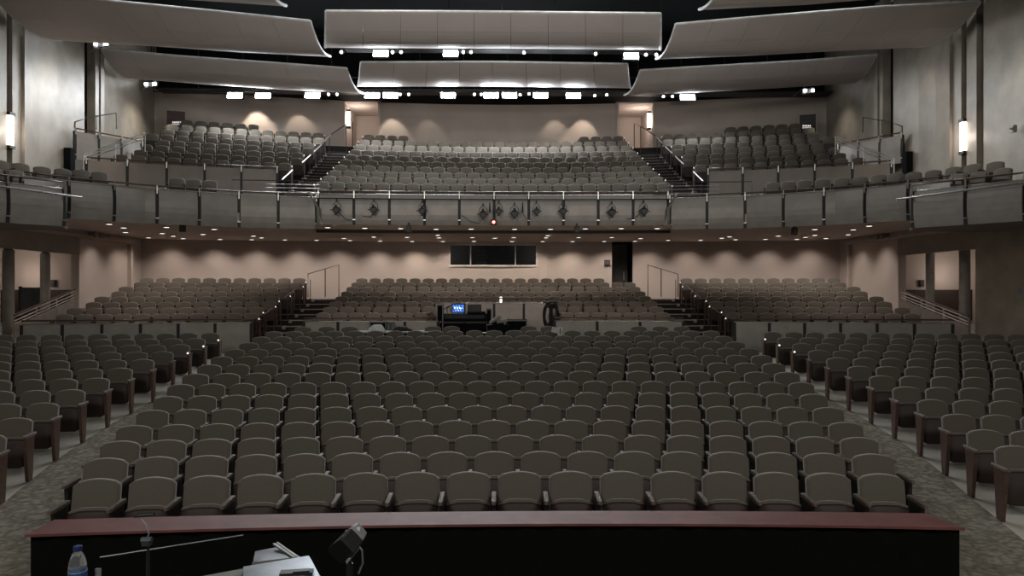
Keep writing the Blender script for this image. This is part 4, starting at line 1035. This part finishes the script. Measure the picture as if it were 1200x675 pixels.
def case(px0, px1, py0, py1, Y, dep, matn, label, name, cat, mi2='cloth', onfloor=None):
    a = P(px0, py0, Y); b = P(px1, py1, Y); m = MB(); z0 = b.z if onfloor is None else onfloor
    cx = (a.x+b.x)/2; wd = b.x-a.x; t = thing(name, label, cat, (cx, Y, z0))
    m.box((cx, Y+dep/2, (a.z+z0)/2), (wd, dep, a.z-z0)); m.build('body', M[matn], t)
    m = MB()
    for sx in (-1, 1): m.box((cx+sx*wd*.47, Y-.01, (a.z+z0)/2), (.03, .03, a.z-z0))
    m.box((cx, Y-.01, a.z-.02), (wd, .03, .03)); m.box((cx+wd*.1, Y-.015, (a.z*.6+z0*.4)), (wd*.25, .02, .06)); m.build('corner_trim', M[mi2], t)
    return t
case(570, 576, 362, 388, 25.3, .5, 'blkmat', 'tall narrow black rack right of the console', 'equipment_rack', 'rack', onfloor=fz(25.3))
case(512, 519, 357, 386, 25.0, .5, 'blkmat', 'tall black rack at the left end of the sound desk', 'equipment_rack', 'rack', onfloor=fz(25.0))
case(592, 618, 375, 390, 25.0, .6, 'blkmat', 'low black road case right of the sound desk', 'road_case', 'case', onfloor=fz(25.0))
case(433, 453, 377, 390, 23.75, .22, 'blkmat', 'black box leaning before the panel wall left of the desk', 'monitor_box', 'case', onfloor=fz(24))
case(455, 460.5, 377, 390, 23.75, .22, 'doorm', 'slim grey tower beside the black box left of the desk', 'computer_tower', 'computer', onfloor=fz(24))
case(547, 569, 365, 377, 25.75, .2, 'blkmat', 'black equipment box behind the faders below the dark monitor', 'outboard_rack', 'rack', mi2='blk')
T2, z2, _ = tbl(417, 503, 388.6, 23.3, .7, 'white topped folding table in front of the panel wall', 'white')
m = MB(); q = P(442, 385, 23.4); m.rings([[q+Vector((r_*math.cos(a*math.pi/4)*.9+.12*math.sin(a*3), r_*math.sin(a*math.pi/4)*.5, z)) for a in range(8)] for r_, z in ((.28, -.08), (.22, 0), (.12, .09), (.05, .13))])
tag(m.build('crumpled_papers', M['white']), 'crumpled white papers heaped on the white folding table', 'papers')
m = MB(); q = P(472, 386, 23.5); m.tube([q+Vector((-.3, 0, -.06)), q+Vector((-.15, 0, .02)), q+Vector((.1, .05, .01)), q+Vector((.3, 0, -.05))], [.05, .10, .09, .04], 8)
tag(m.build('headphone_bag', M['blk']), 'small black bag lying on the white folding table', 'bag')
# desk chair / camera like gear right of console
for (px, py, lab, rot) in ((580, 374.5, 'left', .5), (588, 376, 'right', .15)):
    q = P(px, py, 24.7); t = thing('desk_lamp', f'pale headed gooseneck desk lamp, the {lab} of two beside the console', 'lamp', (q.x, q.y, fz(24.7)))
    m = MB(); m.tube([q+Vector((-.17, -.3, -.10*rot*2)), q+Vector((.17, -.3, .13*rot*2))], [.05, .075], 8); m.build('head', M['column'], t)
    m = MB(); m.tube([q+Vector((.12, -.28, .02)), q+Vector((.22, .0, -.15)), Vector((q.x+.1, q.y+.05, fz(24.7)))], .015, 6); m.build('stem', M['blk'], t)
m = MB(); q = P(580, 384, 24.75); m.box((q.x+.1, q.y, (q.z+fz(24.75))/2+.05), (.75, .5, q.z-fz(24.75)+.1)); m.box((q.x+.1, q.y-.1, q.z+.17), (.4, .3, .12))
tag(m.build('gear_trunk', M['blkmat']), 'black gear trunk below the two desk lamps', 'case')
m = MB(); q = P(568, 385.5, 24.6); m.box((q.x+.2, q.y-.05, q.z), (.28, .02, .3), .3); m.box((q.x-.1, q.y-.05, q.z-.12), (.5, .35, .015), .1)
tag(m.build('script_pages', M['white']), 'white script pages at the right corner of the sound desk', 'papers')
q = P(645, 369, 25.0)
for k, (dx, lab) in enumerate(((-.09, 'left'), (.12, 'right'))):
    m = MB(); pts = []
    for i in range(73):
        a = i/72*math.pi*8; rr_ = .16+.03*math.sin(i*.9+k); pts.append(Vector((q.x+dx+rr_*math.cos(a)*.75, q.y+.02*math.sin(i*1.3)+.02*k, q.z-.02+rr_*2.3*math.sin(a))))
    m.tube(pts, .04, 6); tag(m.build('cable_coil', M['blk']), f'hanging black cable coil, the {lab} one of the pair right of the desk bay', 'cable coil')
m = MB(); m.box((q.x, q.y+.12, (q.z+.45+fz(25))/2), (.05, .05, q.z+.45-fz(25))); m.box((q.x, q.y+.1, q.z+.42), (.5, .05, .05)); m.box((q.x, q.y+.12, fz(25)+.02), (.5, .3, .04))
tag(m.build('cable_stand', M['blk']), 'black stand holding the two cable coils', 'stand')
q = P(653.5, 387, 22.0); m = MB(); m.box((q.x-.05, q.y, q.z), (.26, .03, .16), .15, rot=Matrix.Rotation(.2, 3, 'Y')); m.box((q.x+.07, q.y-.03, q.z-.03), (.13, .04, .26), 0, rot=Matrix.Rotation(.15, 3, 'Y')); m.box((q.x+.07, q.y-.055, q.z-.03), (.02, .01, .18), mi=1)
tag(m.build('folded_programme', [M['white'], M['blk']]), 'white folded programme perched on a seat back right of the desk', 'papers')
q = P(587, 352, 28.8); t = thing('lit_bottle', 'tiny bright white lamp on the rail behind the sound desk', 'lamp', tuple(q)); m = MB(); m.tube([q-Vector((0, 0, .12)), q+Vector((0, 0, .14))], .045, 8); m.build('glass', M['down'], t)
m = MB(); m.tube([q-Vector((0, 0, .14)), q-Vector((0, 0, .11))], .05, 8); m.build('holder', M['blk'], t)
# wall speaker / camera on the right side walls
for (px, py, X, lab) in ((1184, 151, 15.1, 'small bracket fitting on the right upper plaster wall'), (1193, 341, 15.1, 'small bracket fitting on the right lower plaster wall')):
    t_ = (px-600)/F; Y = X*(math.cos(YAW)-t_*math.sin(YAW))/(t_*math.cos(YAW)+math.sin(YAW)); q = P(px, py, Y)
    m = MB(); m.box(q+Vector((.1, 0, 0)), (.12, .12, .2)); m.tube([q+Vector((.1, 0, 0)), q+Vector((-.08, -.12, -.02))], .035, 8)
    tag(m.build('wall_bracket', M['cloth']), lab, 'fixture')
for o in bpy.data.objects:
    if '_w' in o: del o['_w']
